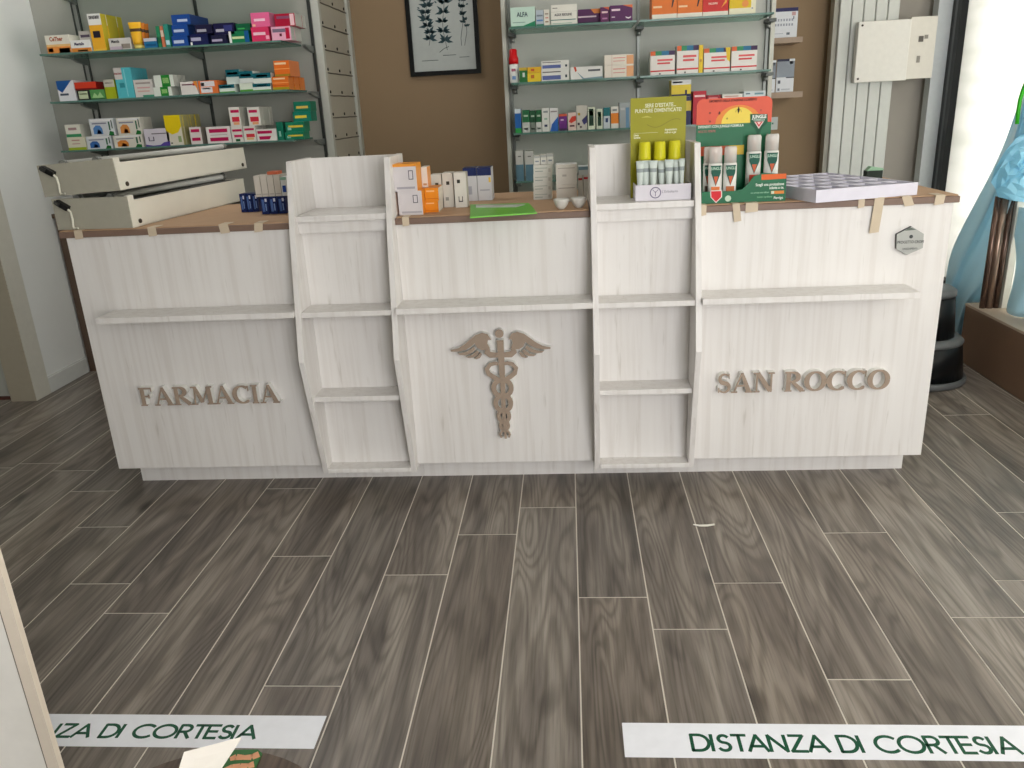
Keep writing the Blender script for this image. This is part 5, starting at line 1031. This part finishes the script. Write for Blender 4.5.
def bug(x, y, s_):
    X, Z = V(x, y); b.prism([(X+s_*u, Z+s_*v) for u, v in ((0, -1.4), (.35, -.5), (.45, .2), (.2, .9), (0, 1.4), (-.2, .9), (-.45, .2), (-.35, -.5))], mt((40, 26, 20)), 'y', Y2-.0014, Y2)
    for g_ in (-1, 1): b.ribbon([(X, Z+s_*.4), (X+g_*s_*.9, Z), (X+g_*s_*1.1, Z-s_*.8)], s_*.06, mt((40, 26, 20)), Y2-.0014, Y2)
bug(738.5, 110, .0085); bug(719.5, 113, .004); bug(727, 118.5, .003); bug(710, 113, .003); bug(710, 121.5, .003); bug(761, 110, .002)
def BT(s_, x, y, sz, c, al='LEFT', sx=.85): X, Z = V(x, y); b.text(s_, frontM(X, Y2-.0018, Z), sz, mt(c), al, sx, .0003)
BT('I MOMENTI DELLA STAGIONE E L\'ARRIVO', 709, 101.6, .0105, (110, 40, 24), sx=.8)
BT('DIFENDITI CON JUNGLE FORMULA', 698, 127.4, .0112, (226, 240, 226)); BT('MOLTO FORTE', 698, 132, .010, (180, 120, 110))
lg = [V(750, 127), V(767.5, 126), V(767.5, 114), V(750, 114)]
b.prism([(lg[0][0], zM-.002), (lg[0][0]+.017, zM-.018), (lg[0][0]+.027, zM-.045), (lg[1][0]-.017, zM-.018), (lg[1][0], zM-.002), (lg[2][0], lg[2][1]), (lg[3][0], lg[3][1])], mt((10, 84, 56)), 'y', Y2-.0015, Y2)
mx_ = (lg[0][0]+lg[1][0])/2
b.text('JUNGLE', frontM(mx_, Y2-.0022, V(758, 116.8)[1]), .0155, mt((236, 240, 232)), 'CENTER', .85, .0006); b.text('FORMULA', frontM(mx_, Y2-.0022, V(758, 120)[1]), .009, mt((196, 214, 200)), 'CENTER', .9, .0003)
for (s1, c) in ((.016, (232, 210, 204)), (.0115, (204, 40, 50)), (.006, (236, 210, 206))):
    b.prism([(mx_-s1, V(758, 122.5)[1]+s1*.2), (mx_+s1, V(758, 122.5)[1]+s1*.2), (mx_, V(758, 122.5)[1]-s1*1.25)][::-1], mt(c), 'y', Y2-.0018-.002*(.017-s1), Y2)
b.build('backboard', t)
# repellent bottles
def repellent(x0, x1, yt, yb, Y, zb, label, lab1, lab2, dark=False, cap=.30):
    ym = (yt+yb)/2; xa = onY(x0, ym, Y)[0]; xb = onY(x1, ym, Y)[0]; w = (xb-xa)/2; cxx = (xa+xb)/2; zt = onY((x0+x1)/2, yt, Y)[1]; h = zt-zb
    t = thing('repellent_bottle', (cxx, Y+w, zb), label, 'bottle', 'insect repellent bottles in the display')
    b = MB(); Mx = Matrix.Translation((cxx, Y+w*.7, zb)); 
    b.lathe([(w*.92, 0), (w, .004), (w, h*(1-cap)-.004), (w*.9, h*(1-cap))], mt((226, 226, 220), .3), Mx, 24, .7); 
    zf = zb; Yf = Y+w*.7-w*.7-.0008
    sh = [(-.74, .66), (.74, .66), (.66, .52), (0, .28), (-.66, .52)]
    b.prism([(cxx+u*w, zb+v*h) for u, v in sh][::-1], mt((20, 86, 70)), 'y', Yf, Yf+.004)
    b.prism([(cxx+u*w*.55, zb+(.48+(v-.5)*.5)*h) for u, v in ((-.6, .46), (.6, .46), (0, .14))][::-1], mt((206, 96, 60)), 'y', Yf-.0006, Yf+.003)
    b.text('JUNGLE', frontM(cxx, Yf-.0006, zb+h*.605), h*.075, mt((190, 220, 200)), 'CENTER', .75, .0002)
    b.box(cxx-.6*w, cxx+.6*w, Yf, Yf+.004, zb+h*.12, zb+h*.27, mt(lab1)); b.box(cxx-.6*w, cxx+.6*w, Yf, Yf+.004, zb+h*.02, zb+h*.12, mt(lab2))
    b.build('body', t)
    b = MB(); b.lathe([(w*.93, h*(1-cap)), (w*.93, h*.96), (w*.8, h)], glass_mat('clear_cap_plastic', (244, 242, 238), .45) if not CAPM else CAPM[0], Mx, 24, .7)
    if not CAPM: CAPM.append(b.mats[0])
    b.build('cap', t)
    b = MB(); b.lathe([(w*.3, h*(1-cap)), (w*.3, h*(1-cap*.55)), (w*.38, h*(1-cap*.5)), (w*.38, h*(1-cap*.3))], mt((206, 150, 110), .4), Mx, 12); b.build('nozzle', t)
CAPM = []
OR_ = (222, 120, 60)
repellent(709, 723, 147, 200, Y1+.008, ZT+.0065, 'front white repellent bottle with orange and green label, at the left of the display', OR_, (120, 150, 60))
repellent(724, 737.5, 146.5, 199.5, Y1+.010, ZT+.0065, 'white repellent bottle with brown label, second from left in the display', (180, 100, 50), (60, 50, 44))
repellent(703.5, 712, 147, 196, Y1+.050, ZT+.0065, 'white repellent bottle half hidden at the left edge of the display', (90, 70, 60), (60, 60, 60))
repellent(747, 762, 135, 190, Y1+.052, ZT+.0365, 'rear white repellent bottle with red and green label, left of the rear pair', (206, 70, 50), (90, 120, 50))
repellent(765, 779.5, 134, 189, Y1+.052, ZT+.0365, 'rear white repellent bottle with pink label, right of the rear pair', (206, 40, 80), (222, 130, 60))

# ------------------------------------------------------------------ floor: courtesy strips, white scrap
GT = mt((20, 84, 58), .4); SW = mt((246, 248, 255), .35)
def futura(ch):
    A = arc
    return {'D': ([[(0, 0), (0, 1), (.28, 1)]+A(.28, .5, .44, .5, 90, -90, 14)[1:]+[(0, 0)]], .86), 'I': ([[(0, 0), (0, 1)]], .24),
     'S': ([A(.28, .745, .21, .23, 35, 265, 12)+A(.27, .26, .24, .25, 80, -150, 12)], .66), 'T': ([[(.0, 1), (.58, 1)], [(.29, 0), (.29, 1)]], .64),
     'A': ([[(0, 0), (.4, 1), (.8, 0)], [(.13, .3), (.67, .3)]], .92), 'N': ([[(0, 0), (0, 1), (.68, 0), (.68, 1)]], .88), 'Z': ([[(.03, 1), (.6, 1), (.0, 0), (.62, 0)]], .74),
     'C': ([A(.5, .5, .5, .5, 48, 312, 22)], .98), 'O': ([A(.5, .5, .5, .5, 0, 360, 30)], 1.16), 'R': ([[(0, 0), (0, 1), (.26, 1)]+A(.26, .74, .25, .26, 90, -90, 10)[1:]+[(0, .48)], [(.26, .48), (.56, 0)]], .70),
     'E': ([[(.5, 1), (0, 1), (0, 0), (.5, 0)], [(0, .52), (.46, .52)]], .64)}.get(ch, ([], .42))
def strip(x0, x1, y0, y1, tx0, tx1, ty, th, label, shear=0):
    t = thing('floor_strip', ((x0+x1)/2, (y0+y1)/2, .0003), label, 'floor strip', 'courtesy distance floor strips')
    b = MB(); b.box(x0, x1, y0, y1, .0002, .0009, SW); b.build('backing', t)
    s_ = 'DISTANZA DI CORTESIA'; tot = sum(futura(c)[1] for c in s_)-.1; sx = (tx1-tx0)/tot; x = tx0; b = MB()
    R = Matrix(((1, shear, 0, 0), (0, 0, -1, 0), (0, 0, 0, 0), (0, 0, 0, 1)))
    for c in s_:
        for st in futura(c)[0]:
            P = [(x+u*sx, ty+v*th) for u, v in st]
            # ribbon in XZ then laid down: y from z
            n = len(P)
            for i in range(n-1):
                (ax_, ay), (bx_, by) = P[i], P[i+1]; dx, dy = bx_-ax_, by-ay; l = math.hypot(dx, dy); w = .0039
                ex, ey = dx/l*w*.6, dy/l*w*.6; nx, ny_ = -dy/l*w, dx/l*w
                b.prism([(ax_-ex+nx, ay-ey+ny_), (bx_+ex+nx, by+ey+ny_), (bx_+ex-nx, by+ey-ny_), (ax_-ex-nx, ay-ey-ny_)], GT, 'z', .0009, .0011+.00004*(i%4))
        x += futura(c)[1]*sx
    b.build('green_lettering', t)
tx = onZ(693, 748, 0); tx2 = onZ(1018, 752, 0); print('TXT', tx, tx2)
strip(.094, 1.13, 1.397, 1.500, onZ(693, 748, 0)[0], onZ(1019, 748, 0)[0], onZ(693, 750, 0)[1]-.002, .046, 'white floor strip with green words DISTANZA DI CORTESIA at the right')
xr_ = onZ(252, 740, 0)[0]; strip(-1.62, -.607, 1.412, 1.5155, xr_-.695, xr_+.004, 1.441, .040, 'left white floor strip with green words DISTANZA DI CORTESIA, partly hidden by the door')
X_, Y_ = onZ(704, 526, 0)
b = MB(); b.tube([(X_-.035, Y_+.004, .004), (X_-.015, Y_-.004, .004), (X_+.01, Y_-.004, .004), (X_+.035, Y_+.003, .004)], [.002, .0035, .004, .003], mt((236, 232, 220), .5), 8)
tag(b.build('plastic_scrap'), 'small curved white scrap lying on the floor in front of the right tower', 'scrap')

# ------------------------------------------------------------------ near left white door and round table with leaflets
pA = Vector(onZ(0, 548, 0)); 
k = .80
e0 = Vector(onZ(62, 768, 0))*k
ang = math.atan2(e0.y, e0.x)
dirv = Vector((-.86, .51)).normalized()
t = thing('door_leaf', (e0.x, e0.y, 0), 'white door leaf with cream edge standing open at the near left', 'door')
Rd = Matrix.Translation((e0.x, e0.y, 0)) @ Matrix.Rotation(math.radians(186), 4, 'Z')
b = MB(); b.box(.0, .020, -.007, .007, .01, 1.25, mt((226, 214, 198), .45), Rd); b.build('edge_profile', t)
b = MB(); b.box(.020, .0225, -.006, .006, .01, 1.25, mt((120, 110, 100), .5), Rd); b.build('gasket', t)
b = MB(); b.box(.0225, .62, -.0065, .0065, .01, 1.25, mt((236, 233, 226), .4), Rd); b.build('panel', t)
# round table
zt_ = .62
c_ = onZ(238, 748.5, zt_); rad = .17
tcx, tcy = c_[0]+.0, c_[1]-rad
DW, nt_, b_ = newmat('dark_grained_wood'); tc_ = N(nt_, 'ShaderNodeTexCoord'); mp_ = N(nt_, 'ShaderNodeMapping'); mp_.inputs['Scale'].default_value = (90, 9, 9); n_ = N(nt_, 'ShaderNodeTexNoise'); n_.inputs['Scale'].default_value = 1.5
nt_.links.new(tc_.outputs['Object'], mp_.inputs[0]); nt_.links.new(mp_.outputs[0], n_.inputs['Vector']); r__ = ramp(nt_, [(.3, (66, 54, 46)), (.7, (104, 88, 76))]); nt_.links.new(n_.outputs['Fac'], r__.inputs[0]); nt_.links.new(r__.outputs[0], b_.inputs['Base Color']); b_.inputs['Roughness'].default_value = .5
t = thing('round_table', (tcx, tcy, 0), 'small round dark wooden table at the bottom edge, carrying leaflets', 'table')
b = MB(); b.lathe([(rad*.98, zt_-.022), (rad, zt_-.018), (rad, zt_-.003), (rad*.985, zt_)], DW, Matrix.Translation((tcx, tcy, 0)), 48); b.build('tabletop', t)
b = MB(); b.lathe([(.10, 0), (.10, .01), (.025, .03), (.02, zt_-.022)], DMETAL, Matrix.Translation((tcx, tcy, 0)), 24); b.build('pedestal', t)
zq_ = zt_+.001
def Q(x, y, z): return Vector((*onZ(x, y, z), z))
b = MB()
pb = [Q(184, 752, zt_+.035), Q(241, 737, zt_+.035), Q(216, 775, zt_+.003), Q(172, 790, zt_+.003)]
n_ = Vector((0, 0, -.0025)); i0 = b.add(pb+[q+n_ for q in pb]); WP = mt((228, 222, 212), .5)
for f in ((0, 1, 2, 3), (7, 6, 5, 4), (0, 4, 5, 1), (1, 5, 6, 2), (2, 6, 7, 3), (3, 7, 4, 0)): b.face([i0+j for j in f], WP)
tag(b.build('leaflet'), 'blank off-white folded leaflet standing tilted on the round table', 'leaflet', 'leaflets on the round table')
t = thing('leaflet', tuple(Q(240, 765, zt_+.0015)), 'glossy leaflet showing bare feet on green grass, on the round table', 'leaflet', 'leaflets on the round table')
b = MB(); pb = [Q(231, 750, zt_+.003), Q(258, 749.5, zt_+.003), Q(262, 753, zt_+.003), Q(244, 792, zt_+.003), Q(208, 788, zt_+.003)]
b.prism([(q.x, q.y) for q in pb], mt((40, 104, 44), .3), 'z', zt_+.001, zt_+.003); b.build('grass_photo', t)
b = MB()
for (pts_, ws_) in (([(230, 759), (236, 757), (244, 757.5), (252, 757), (259, 754)], [.003, .0045, .0035, .0045, .005]), ([(224, 770), (232, 767.5), (240, 766), (248, 766), (254, 764)], [.003, .005, .004, .004, .005])):
    P_ = [Q(x, y, zt_+.0034) for x, y in pts_]
    for i in range(len(P_)-1):
        d_ = (P_[i+1]-P_[i]); nn = Vector((-d_.y, d_.x, 0)).normalized()
        q_ = [P_[i]+nn*ws_[i], P_[i]-nn*ws_[i], P_[i+1]-nn*ws_[i+1], P_[i+1]+nn*ws_[i+1]]
        b.prism([(q.x, q.y) for q in q_], mt((222, 160, 120), .4), 'z', zt_+.0031, zt_+.0036)
b.build('feet_picture', t)

# ------------------------------------------------------------------ light
w = bpy.data.worlds.new('daylight'); S.world = w; w.use_nodes = True
bg = w.node_tree.nodes['Background']; bg.inputs[0].default_value = (.93, .97, 1.0, 1); bg.inputs[1].default_value = 1.1
def area(name, loc, rot, sx, sy, e, c):
    l = bpy.data.lights.new(name, 'AREA'); l.shape = 'RECTANGLE'; l.size = sx; l.size_y = sy; l.energy = e; l.color = c
    o = bpy.data.objects.new(name, l); COL.objects.link(o); o.location = loc; o.rotation_euler = rot; return o
area('shopfront_daylight', (1.45, YF-.15, 1.45), (math.radians(90), 0, 0), 1.7, 2.3, 100, (1, .98, .975))
area('added_back_left_fill', (-1.7, 3.75, 2.97), (0, 0, 0), 1.2, .6, 14, (1, .99, .97))  # unseen fill lamp, added to brighten the left wall and shelving
area('window_daylight', (XR+.30, 2.2, 1.5), (0, math.radians(90), 0), 2.2, 5.2, 105, (1, .97, .99))
S.view_settings.view_transform = 'Standard'; S.view_settings.look = 'None'; S.view_settings.gamma = 1; S.view_settings.exposure = .0
S.view_settings.use_curve_mapping = False

SUB = {'light_fixture': {'wire': 'end_plate', 'connector': 'end_plate', 'lower_lip': 'housing', 'screw': 'housing', 'gap_shade_sheet': 'housing'},
       'repellent_bottle': {'nozzle': 'body'}, 'framed_picture': {'botanical_drawing': 'print_sheet'}, 'hexagonal_badge': {'print': 'plaque'},
       'switch_box': {'switch': 'side_plate', 'indicator': 'side_plate', 'screw': 'cover'}, 'window_bench': {'cable_slot': 'top_board'}, 'organiser_tray': {'cell_floor': 'shell'}}
for o_ in list(S.objects):
    mp_ = SUB.get(o_.name.split('.')[0])
    if mp_ and o_.parent is None:
        kids = {c_.name.split('.')[0]: c_ for c_ in o_.children}
        for c_ in list(o_.children):
            tgt = mp_.get(c_.name.split('.')[0])
            if tgt: c_.parent = kids[tgt]
